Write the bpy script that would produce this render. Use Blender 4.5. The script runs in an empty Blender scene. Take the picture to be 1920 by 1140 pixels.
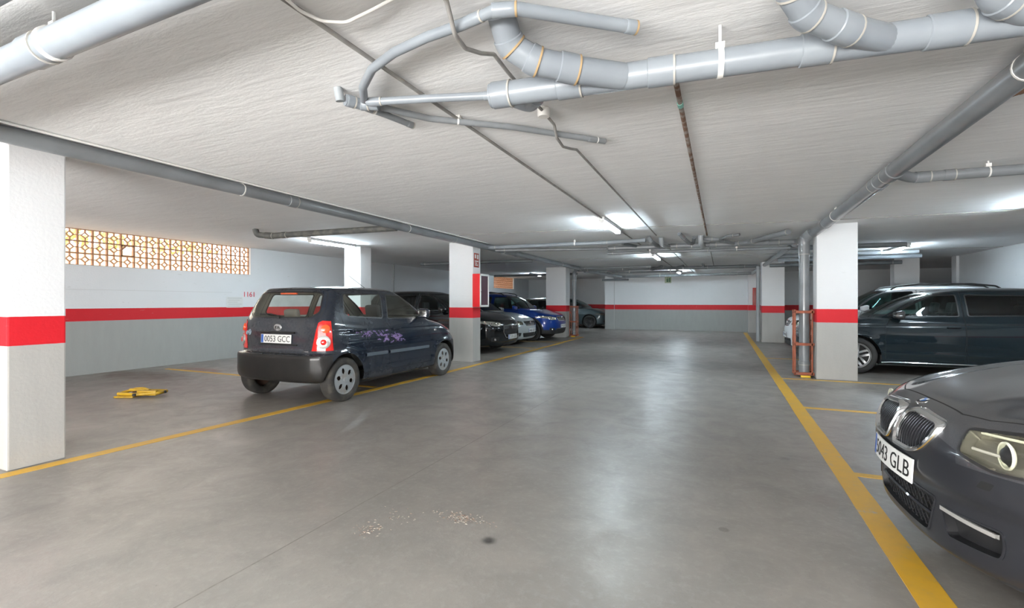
import bpy, bmesh, math, random
from math import sin, cos, pi, radians as R
from mathutils import Vector, Matrix
from mathutils.bvhtree import BVHTree
SC = bpy.context.scene
COL = SC.collection
random.seed(7)

# ---------------------------------------------------------------- camera
H_CAM = 1.25
YAW = math.atan(397 / 905)
cd = bpy.data.cameras.new('camera')
cam = bpy.data.objects.new('camera', cd)
COL.objects.link(cam)
cam.location = (0, 0, H_CAM)
cam.rotation_euler = (pi / 2, 0, YAW)
cd.sensor_fit = 'HORIZONTAL'
cd.sensor_width = 36
cd.lens = 36 * 905 / 1920
cd.shift_y = -3 / 1920
cd.clip_start = 0.02
SC.camera = cam

# ---------------------------------------------------------------- view, world
SC.view_settings.view_transform = 'Standard'
SC.view_settings.look = 'None'
SC.view_settings.exposure = 0.35
SC.view_settings.gamma = 1
SC.view_settings.use_curve_mapping = False
SC.cycles.use_denoising = True
SC.cycles.max_bounces = 10
SC.cycles.diffuse_bounces = 6
SC.cycles.transparent_max_bounces = 12
SC.cycles.sample_clamp_indirect = 6
W = bpy.data.worlds.new('world')
SC.world = W
W.use_nodes = True
nt = W.node_tree
bg = nt.nodes['Background']
sky = nt.nodes.new('ShaderNodeTexSky')
sky.sky_type = 'HOSEK_WILKIE'
sky.sun_direction = (-0.5, -0.4, 0.75)
sky.turbidity = 3
mixw = nt.nodes.new('ShaderNodeMix'); mixw.data_type = 'RGBA'
mixw.inputs['Factor'].default_value = 0.75
nt.links.new(sky.outputs[0], mixw.inputs['A'])
mixw.inputs['B'].default_value = (1.0, 0.97, 0.92, 1)
nt.links.new(mixw.outputs['Result'], bg.inputs['Color'])
bg.inputs['Strength'].default_value = 6.0

def area_light(name, loc, rot, sx, sy, power, col=(1, 1, 1), spread=180):
    l = bpy.data.lights.new(name, 'AREA')
    l.shape = 'RECTANGLE'; l.size = sx; l.size_y = sy
    l.energy = power; l.color = col; l.spread = R(spread)
    o = bpy.data.objects.new(name, l); COL.objects.link(o)
    o.location = loc; o.rotation_euler = rot
    return o
# daylight coming in through the wide garage entrance behind the photographer
area_light('entrance_daylight', (-2.0, -4.6, 1.25), (R(90), 0, 0), 7.5, 2.1, 110, (1.0, 0.99, 0.98))
# added upward fill that brightens the ceiling, standing in for forecourt bounce
area_light('added_ceiling_fill', (-2.0, -5.2, 0.06), (R(128), 0, 0), 7.5, 2.0, 1550, (1.0, 0.985, 0.96))
# afternoon light on the pierced blocks of the left wall
area_light('yard_daylight', (-11.6, 5.6, 2.6), (0, R(-68), 0), 1.6, 6.0, 130, (1.0, 0.93, 0.78))

# ---------------------------------------------------------------- small helpers
def mat(name, col, rough=0.5, metal=0.0, coat=0.0, spec=0.5, emis=None, estr=0, noise=None, bump=None, ior=None, inner=None):
    m = bpy.data.materials.new(name); m.use_nodes = True
    t = m.node_tree; b = t.nodes['Principled BSDF']
    b.inputs['Base Color'].default_value = (*col, 1)
    b.inputs['Roughness'].default_value = rough
    b.inputs['Metallic'].default_value = metal
    b.inputs['Coat Weight'].default_value = coat
    b.inputs['Specular IOR Level'].default_value = spec
    b.inputs['Coat Roughness'].default_value = 0.04
    if emis: b.inputs['Emission Color'].default_value = (*emis, 1); b.inputs['Emission Strength'].default_value = estr
    last = None
    tc = t.nodes.new('ShaderNodeTexCoord')
    if noise:                                   # (colour2, scale, low, high)
        c2, sc, lo, hi = noise
        n = t.nodes.new('ShaderNodeTexNoise'); n.inputs['Scale'].default_value = sc; n.inputs['Detail'].default_value = 6
        t.links.new(tc.outputs['Object'], n.inputs['Vector'])
        r = t.nodes.new('ShaderNodeMapRange'); r.inputs['From Min'].default_value = lo; r.inputs['From Max'].default_value = hi
        t.links.new(n.outputs['Fac'], r.inputs['Value'])
        x = t.nodes.new('ShaderNodeMix'); x.data_type = 'RGBA'
        x.inputs['A'].default_value = (*col, 1); x.inputs['B'].default_value = (*c2, 1)
        t.links.new(r.outputs['Result'], x.inputs['Factor'])
        last = x.outputs['Result']
        t.links.new(last, b.inputs['Base Color'])
    if inner:
        g = t.nodes.new('ShaderNodeNewGeometry')
        x = t.nodes.new('ShaderNodeMix'); x.data_type = 'RGBA'
        x.inputs['A'].default_value = (*col, 1); x.inputs['B'].default_value = (*inner, 1)
        if last: t.links.new(last, x.inputs['A'])
        t.links.new(g.outputs['Backfacing'], x.inputs['Factor'])
        t.links.new(x.outputs['Result'], b.inputs['Base Color'])
    if bump:                                    # (scale, strength, distance)
        n = t.nodes.new('ShaderNodeTexNoise'); n.inputs['Scale'].default_value = bump[0]; n.inputs['Detail'].default_value = 8
        t.links.new(tc.outputs['Object'], n.inputs['Vector'])
        bn = t.nodes.new('ShaderNodeBump'); bn.inputs['Strength'].default_value = bump[1]; bn.inputs['Distance'].default_value = bump[2]
        t.links.new(n.outputs['Fac'], bn.inputs['Height']); t.links.new(bn.outputs['Normal'], b.inputs['Normal'])
    return m

def glass_mat(name, tint, gloss=0.06, dirt=None):
    m = bpy.data.materials.new(name); m.use_nodes = True
    t = m.node_tree; t.nodes.clear()
    out = t.nodes.new('ShaderNodeOutputMaterial')
    tr = t.nodes.new('ShaderNodeBsdfTransparent'); tr.inputs[0].default_value = (*tint, 1)
    gl = t.nodes.new('ShaderNodeBsdfGlossy'); gl.inputs['Roughness'].default_value = 0.03
    fr = t.nodes.new('ShaderNodeLayerWeight'); fr.inputs['Blend'].default_value = 0.5
    pw = t.nodes.new('ShaderNodeMath'); pw.operation = 'POWER'; pw.inputs[1].default_value = 4.0
    t.links.new(fr.outputs['Facing'], pw.inputs[0])
    ad = t.nodes.new('ShaderNodeMath'); ad.operation = 'MULTIPLY_ADD'; ad.inputs[1].default_value = 0.85; ad.inputs[2].default_value = gloss
    t.links.new(pw.outputs[0], ad.inputs[0])
    mx = t.nodes.new('ShaderNodeMixShader')
    t.links.new(ad.outputs[0], mx.inputs[0]); t.links.new(tr.outputs[0], mx.inputs[1]); t.links.new(gl.outputs[0], mx.inputs[2])
    last = mx.outputs[0]
    if dirt:
        df = t.nodes.new('ShaderNodeBsdfDiffuse'); df.inputs[0].default_value = (*dirt[0], 1)
        n = t.nodes.new('ShaderNodeTexNoise'); n.inputs['Scale'].default_value = 5; n.inputs['Detail'].default_value = 5
        tc = t.nodes.new('ShaderNodeTexCoord'); t.links.new(tc.outputs['Object'], n.inputs['Vector'])
        r = t.nodes.new('ShaderNodeMapRange'); r.inputs['From Min'].default_value = 0.3; r.inputs['From Max'].default_value = 0.7
        r.inputs['To Min'].default_value = dirt[1]; r.inputs['To Max'].default_value = dirt[2]
        t.links.new(n.outputs['Fac'], r.inputs['Value'])
        m2 = t.nodes.new('ShaderNodeMixShader'); t.links.new(r.outputs['Result'], m2.inputs[0])
        t.links.new(last, m2.inputs[1]); t.links.new(df.outputs[0], m2.inputs[2]); last = m2.outputs[0]
    t.links.new(last, out.inputs[0])
    return m

def tag(o, label=None, cat=None, group=None, kind=None):
    if label: o['label'] = label
    if cat: o['category'] = cat
    if group: o['group'] = group
    if kind: o['kind'] = kind
    return o

def empty(name, loc, rz, label, cat, group=None):
    o = bpy.data.objects.new(name, None); COL.objects.link(o)
    o.location = loc; o.rotation_euler = (0, 0, rz); o.empty_display_size = 0.1
    return tag(o, label, cat, group)

def obj(name, bm, m, parent=None, smooth=True, angle=35):
    me = bpy.data.meshes.new(name)
    bm.normal_update()
    bm.to_mesh(me); bm.free()
    for mm in (m if isinstance(m, (list, tuple)) else [m]): me.materials.append(mm)
    if smooth:
        for p in me.polygons: p.use_smooth = True
        me.set_sharp_from_angle(angle=R(angle))
    o = bpy.data.objects.new(name, me); COL.objects.link(o)
    if parent: o.parent = parent
    return o

def copy_tree(o, parent=None):
    c = o.copy(); COL.objects.link(c); c.parent = parent
    for ch in list(o.children): copy_tree(ch, c)
    return c

def box(bm, x0, x1, y0, y1, z0, z1, bev=0.0, mi=0, seg=2):
    r = bmesh.ops.create_cube(bm, size=1)
    vs = r['verts']
    for v in vs: v.co = Vector((x0 + (v.co.x + .5) * (x1 - x0), y0 + (v.co.y + .5) * (y1 - y0), z0 + (v.co.z + .5) * (z1 - z0)))
    fs = list({f for v in vs for f in v.link_faces})
    for f in fs: f.material_index = mi
    if bev:
        es = list({e for v in vs for e in v.link_edges})
        rr = bmesh.ops.bevel(bm, geom=es, offset=bev, segments=seg, profile=0.6, affect='EDGES', clamp_overlap=True)
        vs = list({v for f in rr['faces'] for v in f.verts})
    return vs

def BX(*a, **k):
    bm = bmesh.new(); box(bm, *a, **k); return bm

def frame_of(d):
    d = d.normalized()
    u = Vector((0, 0, 1)) if abs(d.z) < 0.9 else Vector((1, 0, 0))
    a = d.cross(u).normalized(); return a, d.cross(a).normalized()

def fillet(pts, rad, n=7):
    pts = [Vector(p) for p in pts]
    if rad <= 0: return pts
    out = [pts[0]]
    for i in range(1, len(pts) - 1):
        a, b, c = pts[i - 1], pts[i], pts[i + 1]
        u, v = (a - b), (c - b); lu, lv = u.length, v.length
        if lu < 1e-6 or lv < 1e-6: continue
        u /= lu; v /= lv
        ang = u.angle(v)
        if ang > 3.05: out.append(b); continue
        t = min(rad / math.tan(ang / 2), lu * .49, lv * .49)
        p, q = b + u * t, b + v * t
        for k in range(n + 1):
            s = k / n
            out.append(p * (1 - s) ** 2 + b * 2 * s * (1 - s) + q * s * s)
    out.append(pts[-1])
    return out

def tube(bm, pts, r, seg=14, cap=True, mi=0):
    """sweep a circle of radius r (number or list) along pts"""
    pts = [Vector(p) for p in pts]
    n = len(pts); rs = r if isinstance(r, (list, tuple)) else [r] * n
    rings = []; a = None
    for i, p in enumerate(pts):
        d = (pts[min(i + 1, n - 1)] - pts[max(i - 1, 0)]).normalized()
        if a is None: a, b = frame_of(d)
        else:
            a = (a - d * a.dot(d)).normalized(); b = d.cross(a).normalized()
        rings.append([bm.verts.new(p + (a * cos(2 * pi * k / seg) + b * sin(2 * pi * k / seg)) * rs[i]) for k in range(seg)])
    for i in range(n - 1):
        for k in range(seg):
            f = bm.faces.new((rings[i][k], rings[i][(k + 1) % seg], rings[i + 1][(k + 1) % seg], rings[i + 1][k])); f.material_index = mi
    if cap:
        for rg, s in ((rings[0], -1), (rings[-1], 1)):
            try: f = bm.faces.new(rg if s > 0 else rg[::-1]); f.material_index = mi
            except ValueError: pass
    return rings

def TB(pts, r, **k):
    bm = bmesh.new(); tube(bm, pts, r, **k); bmesh.ops.recalc_face_normals(bm, faces=bm.faces); return bm

def lathe(bm, prof, axis='z', c=(0, 0, 0), seg=32, mi=0, a0=0, a1=2 * pi):
    """revolve (radius, height) pairs"""
    rings = []; full = abs(a1 - a0 - 2 * pi) < 1e-6
    ns = seg if full else seg + 1
    for r, h in prof:
        rg = []
        for k in range(ns):
            t = a0 + (a1 - a0) * k / seg
            p = {'z': (r * cos(t), r * sin(t), h), 'y': (r * cos(t), h, r * sin(t)), 'x': (h, r * cos(t), r * sin(t))}[axis]
            rg.append(bm.verts.new(Vector(p) + Vector(c)))
        rings.append(rg)
    for i in range(len(rings) - 1):
        for k in range(ns if full else ns - 1):
            j = (k + 1) % ns
            f = bm.faces.new((rings[i][k], rings[i][j], rings[i + 1][j], rings[i + 1][k])); f.material_index = mi
    return rings

def LT(prof, axis='z', c=(0, 0, 0), seg=32, **k):
    bm = bmesh.new(); lathe(bm, prof, axis, c, seg, **k)
    bmesh.ops.remove_doubles(bm, verts=bm.verts, dist=1e-5)
    bmesh.ops.recalc_face_normals(bm, faces=bm.faces); return bm

def text_bm(s, size, depth=0.001, align='CENTER', xs=1.0):
    cu = bpy.data.curves.new('t', 'FONT'); cu.body = s; cu.size = size; cu.extrude = depth
    cu.align_x = align; cu.align_y = 'CENTER'; cu.resolution_u = 3
    o = bpy.data.objects.new('t', cu); COL.objects.link(o)
    dg = bpy.context.evaluated_depsgraph_get(); dg.update()
    me = bpy.data.meshes.new_from_object(o.evaluated_get(dg))
    bm = bmesh.new(); bm.from_mesh(me)
    bpy.data.objects.remove(o); bpy.data.curves.remove(cu); bpy.data.meshes.remove(me)
    for v in bm.verts: v.co.x *= xs
    return bm

def xf(bm, M):
    bmesh.ops.transform(bm, matrix=M, verts=bm.verts); return bm

# ---------------------------------------------------------------- materials
M = {}
def N(t, typ, **kw):
    n = t.nodes.new(typ)
    for k, v in kw.items():
        if k in n.inputs.keys(): n.inputs[k].default_value = v
        else: setattr(n, k, v)
    return n
def mth(t, op, a, b=None, c=None):
    n = t.nodes.new('ShaderNodeMath'); n.operation = op
    for i, v in enumerate((a, b, c)):
        if v is None: continue
        if isinstance(v, (int, float)): n.inputs[i].default_value = v
        else: t.links.new(v, n.inputs[i])
    return n.outputs[0]
def rng(t, v, a, b, c=0, d=1, smooth=False):
    n = t.nodes.new('ShaderNodeMapRange'); n.inputs['From Min'].default_value = a; n.inputs['From Max'].default_value = b
    n.inputs['To Min'].default_value = c; n.inputs['To Max'].default_value = d
    if smooth: n.interpolation_type = 'SMOOTHSTEP'
    t.links.new(v, n.inputs['Value']); return n.outputs['Result']
def mixc(t, f, a, b):
    n = t.nodes.new('ShaderNodeMix'); n.data_type = 'RGBA'
    for s, v in (('Factor', f), ('A', a), ('B', b)):
        if isinstance(v, (int, float)): n.inputs[s].default_value = v
        elif isinstance(v, tuple): n.inputs[s].default_value = (*v, 1)
        else: t.links.new(v, n.inputs[s])
    return n.outputs['Result']
def noise(t, vec, scale, detail=5, rough=0.55, dist=0):
    n = t.nodes.new('ShaderNodeTexNoise'); n.inputs['Scale'].default_value = scale; n.inputs['Detail'].default_value = detail
    n.inputs['Roughness'].default_value = rough; n.inputs['Distortion'].default_value = dist
    t.links.new(vec, n.inputs['Vector']); return n.outputs['Fac']
def mapping(t, vec, scale=(1, 1, 1), rot=(0, 0, 0), loc=(0, 0, 0)):
    n = t.nodes.new('ShaderNodeMapping'); n.inputs['Scale'].default_value = scale; n.inputs['Rotation'].default_value = rot; n.inputs['Location'].default_value = loc
    t.links.new(vec, n.inputs['Vector']); return n.outputs[0]
def base(name):
    m = bpy.data.materials.new(name); m.use_nodes = True
    t = m.node_tree; b = t.nodes['Principled BSDF']
    g = t.nodes.new('ShaderNodeNewGeometry')
    return m, t, b, g.outputs['Position']
def bumpn(t, b, h, strength, dist):
    n = t.nodes.new('ShaderNodeBump'); n.inputs['Strength'].default_value = strength; n.inputs['Distance'].default_value = dist
    t.links.new(h, n.inputs['Height']); t.links.new(n.outputs[0], b.inputs['Normal'])

def ceiling_mat():
    m, t, b, P = base('rough_white_plaster')
    st = noise(t, mapping(t, P, (2.2, 13, 1), (0, 0, R(6))), 1.0, 6, 0.6, 0.4)
    fn = noise(t, mapping(t, P, (14, 34, 1)), 1.0, 5, 0.6)
    bl = noise(t, P, 0.7, 3)
    c = mixc(t, rng(t, bl, 0.3, 0.7), (0.83, 0.835, 0.84), (0.89, 0.89, 0.89))
    c = mixc(t, rng(t, st, 0.35, 0.6, 0.22, 0), c, (0.70, 0.70, 0.70))
    t.links.new(c, b.inputs['Base Color'])
    b.inputs['Roughness'].default_value = 0.85
    h = mth(t, 'ADD', mth(t, 'MULTIPLY', st, 1.0), mth(t, 'MULTIPLY', fn, 0.35))
    bumpn(t, b, h, 0.38, 0.014)
    return m
def floor_mat():
    m, t, b, P = base('worn_grey_concrete')
    s = t.nodes.new('ShaderNodeSeparateXYZ'); t.links.new(P, s.inputs[0]); X, Y = s.outputs[0], s.outputs[1]
    n1 = noise(t, P, 0.55, 6, 0.6); n2 = noise(t, P, 3.2, 6, 0.65, 0.6); n3 = noise(t, P, 22, 5, 0.7); n4 = noise(t, P, 70, 3, 0.6)
    c = mixc(t, rng(t, n1, 0.3, 0.7), (0.205, 0.184, 0.164), (0.305, 0.278, 0.250))
    c = mixc(t, rng(t, n2, 0.35, 0.7, 0, 0.55), c, (0.180, 0.168, 0.155))
    c = mixc(t, rng(t, n3, 0.5, 0.75, 0, 0.35), c, (0.37, 0.35, 0.325))
    sp = mth(t, 'GREATER_THAN', n4, 0.69)
    c = mixc(t, mth(t, 'MULTIPLY', sp, 0.45), c, (0.12, 0.10, 0.09))
    # saw-cut joints
    def band(v, at, w): return mth(t, 'LESS_THAN', mth(t, 'ABSOLUTE', mth(t, 'SUBTRACT', v, at)), w)
    wob = mth(t, 'MULTIPLY', mth(t, 'SUBTRACT', noise(t, P, 6, 3), 0.5), 0.012)
    j = band(mth(t, 'ADD', X, wob), -2.06, 0.005)
    j2 = band(mth(t, 'ADD', Y, wob), 4.42, 0.004)
    j3 = band(mth(t, 'ADD', Y, wob), 12.3, 0.006)
    c = mixc(t, mth(t, 'MULTIPLY', j, rng(t, n3, 0.35, 0.6, 0.35, 0.85)), c, (0.13, 0.115, 0.10))
    c = mixc(t, mth(t, 'MULTIPLY', mth(t, 'MAXIMUM', j2, j3), 0.4), c, (0.14, 0.125, 0.11))
    # stains with a shape of their own
    def blob(cx, cy, r0, r1, sx=1.0, sy=1.0, dis=0.0):
        dx = mth(t, 'MULTIPLY', mth(t, 'SUBTRACT', X, cx), sx); dy = mth(t, 'MULTIPLY', mth(t, 'SUBTRACT', Y, cy), sy)
        d = mth(t, 'SQRT', mth(t, 'ADD', mth(t, 'MULTIPLY', dx, dx), mth(t, 'MULTIPLY', dy, dy)))
        if dis: d = mth(t, 'ADD', d, mth(t, 'MULTIPLY', mth(t, 'SUBTRACT', noise(t, P, 7, 5), 0.5), dis))
        return rng(t, d, r0, r1, 1, 0, True)
    for (cx, cy, r0, r1, sx, sy, dis, k, col) in (
        (-1.13, 2.27, 0.012, 0.058, 1, 1, 0.0, 0.85, (0.03, 0.028, 0.026)),
        (0.55, 3.58, 0.05, 0.17, 1, 1.5, 0.45, 0.6, (0.19, 0.16, 0.145)),
        (0.0, 2.9, 0.02, 0.035, 1, 1, 0.0, 0.6, (0.1, 0.09, 0.08)),
        (-0.35, 1.75, 0.05, 0.13, 1.0, 3.0, 0.4, 0.45, (0.17, 0.155, 0.14)),
        (-0.1, 1.62, 0.05, 0.13, 0.8, 3.0, 0.4, 0.40, (0.17, 0.155, 0.14)),
        (0.45, 4.4, 0.02, 0.06, 1, 1, 0.15, 0.45, (0.12, 0.11, 0.10)),
        (-9.1, 5.0, 0.35, 1.15, 0.7, 2.0, 1.2, 0.85, (0.11, 0.068, 0.043)),
        (-8.9, 5.9, 0.05, 0.5, 0.6, 2.2, 0.8, 0.85, (0.20, 0.06, 0.03)),
        (-7.6, 4.6, 0.2, 1.2, 0.5, 1.7, 1.3, 0.45, (0.20, 0.16, 0.14)),
        (-2.2, 10.5, 0.1, 1.4, 0.8, 0.8, 1.3, 0.35, (0.17, 0.16, 0.155)),
        (-0.7, 7.5, 0.1, 1.0, 1.5, 0.7, 1.2, 0.3, (0.17, 0.16, 0.155)),
        (1.3, 8.4, 0.1, 0.6, 0.7, 1.6, 0.8, 0.5, (0.12, 0.11, 0.105)),
        (-3.3, 5.5, 0.1, 0.5, 0.8, 1.2, 0.8, 0.35, (0.18, 0.165, 0.15))):
        c = mixc(t, mth(t, 'MULTIPLY', blob(cx, cy, r0, r1, sx, sy, dis), k), c, col)
    t.links.new(c, b.inputs['Base Color'])
    t.links.new(rng(t, n2, 0.3, 0.7, 0.30, 0.46), b.inputs['Roughness'])
    b.inputs['Specular IOR Level'].default_value = 0.55
    bumpn(t, b, mth(t, 'ADD', mth(t, 'MULTIPLY', n3, 0.5), mth(t, 'MULTIPLY', n2, 1.0)), 0.25, 0.01)
    return m
def wall_mat(name, dirt=0.25, gr=(0.30, 0.31, 0.30), up=(0.64, 0.655, 0.67), red=(0.50, 0.003, 0.010)):
    """white above, red band at waist height, grey below"""
    m, t, b, P = base(name)
    s = t.nodes.new('ShaderNodeSeparateXYZ'); t.links.new(P, s.inputs[0]); Z = s.outputs[2]
    n = noise(t, P, 1.6, 5); nf = noise(t, mapping(t, P, (1, 1, 0.25)), 9, 5)
    w = mixc(t, rng(t, n, 0.35, 0.75, 0, 0.25), up, tuple(x * 0.84 for x in up))
    g = mixc(t, rng(t, nf, 0.3, 0.75, 0, 0.5), gr, tuple(x * .86 for x in gr))
    zz = mth(t, 'ADD', Z, mth(t, 'MULTIPLY', mth(t, 'SUBTRACT', noise(t, P, 30, 2), 0.5), 0.003))
    c = mixc(t, mth(t, 'GREATER_THAN', zz, 0.925), g, red)
    c = mixc(t, mth(t, 'GREATER_THAN', zz, 1.143), c, w)
    sc = mth(t, 'MULTIPLY', mth(t, 'GREATER_THAN', noise(t, mapping(t, P, (6, 6, 30)), 1.0, 4), 0.70), dirt)
    c = mixc(t, sc, c, (0.30, 0.28, 0.26))
    t.links.new(c, b.inputs['Base Color'])
    b.inputs['Roughness'].default_value = 0.6
    bumpn(t, b, mth(t, 'ADD', noise(t, P, 40, 4), mth(t, 'MULTIPLY', noise(t, mapping(t, P, (8, 8, 1)), 1.0, 4), 0.8)), 0.22, 0.008)
    return m
def line_mat():
    m, t, b, P = base('worn_yellow_floor_paint')
    n = noise(t, P, 9, 7, 0.7); n2 = noise(t, P, 1.2, 3)
    f = mth(t, 'ADD', n, mth(t, 'MULTIPLY', mth(t, 'SUBTRACT', n2, 0.5), 0.35))
    c = mixc(t, rng(t, n, 0.3, 0.7), (0.66, 0.36, 0.02), (0.56, 0.33, 0.05))
    c = mixc(t, rng(t, f, 0.60, 0.68, 0, 0.85), c, (0.36, 0.33, 0.29))
    t.links.new(c, b.inputs['Base Color']); b.inputs['Roughness'].default_value = 0.5
    return m
def dusty_paint(name, col, dust, zlo, zhi, k=0.75, coat=0.8, r0=0.2):
    """dark paint with a film of settled dust (noise patches)"""
    m, t, b, P = base(name)
    tc = t.nodes.new('ShaderNodeTexCoord'); P = tc.outputs['Object']
    s = t.nodes.new('ShaderNodeSeparateXYZ'); t.links.new(P, s.inputs[0])
    n = noise(t, P, 2.6, 6, 0.65); nf = noise(t, P, 40, 4, 0.7)
    f = mth(t, 'ADD', mth(t, 'MULTIPLY', n, 0.75), mth(t, 'MULTIPLY', nf, 0.25))
    rear = rng(t, s.outputs[0], zlo, zhi, 0.0, 0.16, True)
    low = rng(t, s.outputs[2], 0.42, 0.2, 0.0, 0.16, True)
    top = rng(t, s.outputs[2], 1.30, 1.44, 0.0, 0.13, True)
    f = mth(t, 'ADD', f, mth(t, 'MAXIMUM', rear, mth(t, 'MAXIMUM', low, top)))
    fac = rng(t, f, 0.42, 0.85, 0, k)
    c = mixc(t, fac, col, dust)
    g = t.nodes.new('ShaderNodeNewGeometry')
    c = mixc(t, g.outputs['Backfacing'], c, (0.25, 0.24, 0.22))
    t.links.new(c, b.inputs['Base Color'])
    t.links.new(rng(t, fac, 0, 1, r0, 0.75), b.inputs['Roughness'])
    b.inputs['Specular IOR Level'].default_value = 0.15
    b.inputs['Coat Roughness'].default_value = 0.05
    t.links.new(rng(t, fac, 0, 0.5, coat, 0.0), b.inputs['Coat Weight'])
    return m

M['ceiling'] = ceiling_mat(); M['floor'] = floor_mat(); M['wall'] = wall_mat('painted_wall_with_red_band')
M['pillar'] = wall_mat('painted_pillar_with_red_band', 0.12, (0.40, 0.385, 0.36), (0.73, 0.73, 0.735), (0.60, 0.003, 0.012))
M['yellow'] = line_mat()
M['pvc'] = mat('grey_pvc', (0.27, 0.30, 0.33), 0.33, noise=((0.22, 0.245, 0.275), 3.0, 0.4, 0.7))
M['pvc_mid'] = mat('mid_grey_pvc', (0.22, 0.235, 0.25), 0.33, noise=((0.17, 0.18, 0.19), 3.0, 0.4, 0.7), coat=0.2)
M['pvc_light'] = mat('pale_grey_pvc', (0.36, 0.385, 0.405), 0.36, noise=((0.30, 0.33, 0.35), 4.0, 0.4, 0.7))
M['pvc_dark'] = mat('dark_grey_pvc', (0.15, 0.165, 0.175), 0.38, noise=((0.12, 0.13, 0.14), 3.0, 0.4, 0.7))
M['pvc_dusty'] = mat('dusty_dark_pvc', (0.10, 0.105, 0.10), 0.55, noise=((0.2, 0.19, 0.17), 8.0, 0.45, 0.7))
M['glue'] = mat('aged_joint_glue', (0.42, 0.29, 0.15), 0.6)
M['seal'] = mat('cream_joint_seal', (0.45, 0.43, 0.39), 0.6)
M['paintwhite'] = mat('white_gloss_plastic', (0.78, 0.77, 0.74), 0.45)
M['conduit'] = mat('grey_conduit', (0.26, 0.25, 0.24), 0.55, noise=((0.36, 0.35, 0.33), 10, 0.4, 0.7))
M['rusty'] = mat('rusty_conduit', (0.18, 0.10, 0.065), 0.8, noise=((0.34, 0.30, 0.27), 14, 0.45, 0.6))
M['teal_tape'] = mat('pale_green_tape', (0.25, 0.55, 0.48), 0.5)
M['orange'] = mat('orange_red_paint', (0.33, 0.085, 0.04), 0.6, noise=((0.20, 0.07, 0.04), 12, 0.5, 0.7))
M['steel'] = mat('galvanised_steel', (0.5, 0.5, 0.5), 0.4, 0.9)
M['terracotta'] = mat('terracotta_block', (0.30, 0.15, 0.085), 0.85, noise=((0.38, 0.21, 0.12), 8, 0.4, 0.7))
M['tube'] = mat('lit_fluorescent_tube', (1, 1, 1), 0.5, emis=(0.74, 0.90, 1.0), estr=200)
M['housing'] = mat('white_enamelled_steel', (0.7, 0.72, 0.72), 0.4)
M['rubber'] = mat('tyre_rubber', (0.022, 0.021, 0.020), 0.75)
M['rubber_dusty'] = mat('dusty_tyre_rubber', (0.028, 0.026, 0.024), 0.85, noise=((0.08, 0.07, 0.055), 9, 0.45, 0.8))
M['black'] = mat('black_plastic', (0.012, 0.012, 0.013), 0.4)
M['blackmatt'] = mat('black_matt_plastic', (0.02, 0.02, 0.02), 0.7)
M['gap'] = mat('dark_shut_line', (0.006, 0.006, 0.006), 0.9)
M['chrome'] = mat('chrome', (0.75, 0.76, 0.77), 0.12, 1.0)
M['alloy'] = mat('silver_alloy', (0.52, 0.53, 0.54), 0.3, 0.85)
M['hub'] = mat('worn_silver_wheel_trim', (0.33, 0.35, 0.36), 0.4, 0.35, noise=((0.30, 0.27, 0.23), 9, 0.5, 0.75))
M['rust_dark'] = mat('rusty_steel_wheel', (0.09, 0.05, 0.035), 0.8)
M['seat'] = mat('dark_grey_seat_cloth', (0.055, 0.055, 0.06), 0.9)
M['seat_grey'] = mat('grey_beige_seat_cloth', (0.20, 0.19, 0.175), 0.9)
M['lens_red'] = mat('red_lens', (0.62, 0.015, 0.012), 0.12, coat=0.8)
M['lens_orange'] = mat('orange_lens', (0.75, 0.10, 0.02), 0.12, coat=0.8)
M['lens_clear'] = mat('silvered_reflector', (0.72, 0.72, 0.70), 0.15, 0.75)
M['lens_cover'] = glass_mat('clear_lens', (0.92, 0.92, 0.88), 0.05)
M['reflector'] = mat('smoky_reflector', (0.30, 0.29, 0.25), 0.25, 0.7)
M['plate'] = mat('reflective_plate_white', (0.72, 0.72, 0.70), 0.35)
M['plate_blue'] = mat('plate_blue', (0.03, 0.11, 0.42), 0.4)
M['plate_ink'] = mat('plate_black_ink', (0.012, 0.012, 0.012), 0.5)
M['glass'] = glass_mat('clear_tinted_glass', (0.80, 0.87, 0.84))
M['glass_dark'] = glass_mat('dark_privacy_glass', (0.10, 0.12, 0.12))
M['glass_teal'] = glass_mat('green_tinted_glass', (0.42, 0.60, 0.57))
M['glass_dusty'] = glass_mat('dusty_glass', (0.90, 0.93, 0.90), 0.01, ((0.34, 0.31, 0.25), 0.01, 0.14))
# ================================================================ cars
# car space: x = 0 at the nose and grows to the tail, +y = right-hand side, z up
def pchip(xs, ys):
    n = len(xs); h = [xs[i + 1] - xs[i] for i in range(n - 1)]; d = [(ys[i + 1] - ys[i]) / h[i] for i in range(n - 1)]
    m = [d[0]] + [0] * (n - 2) + [d[-1]]
    for i in range(1, n - 1):
        if d[i - 1] * d[i] > 0:
            w1, w2 = 2 * h[i] + h[i - 1], h[i] + 2 * h[i - 1]
            m[i] = (w1 + w2) / (w1 / d[i - 1] + w2 / d[i])
    def f(x):
        i = 0
        while i < n - 2 and x > xs[i + 1]: i += 1
        t = (x - xs[i]) / h[i]
        return ((1 + 2 * t) * (1 - t) ** 2 * ys[i] + t * (1 - t) ** 2 * h[i] * m[i] + t * t * (3 - 2 * t) * ys[i + 1] + t * t * (t - 1) * h[i] * m[i + 1])
    return f

def sm(t): t = max(0, min(1, t)); return t * t * (3 - 2 * t)

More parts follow.
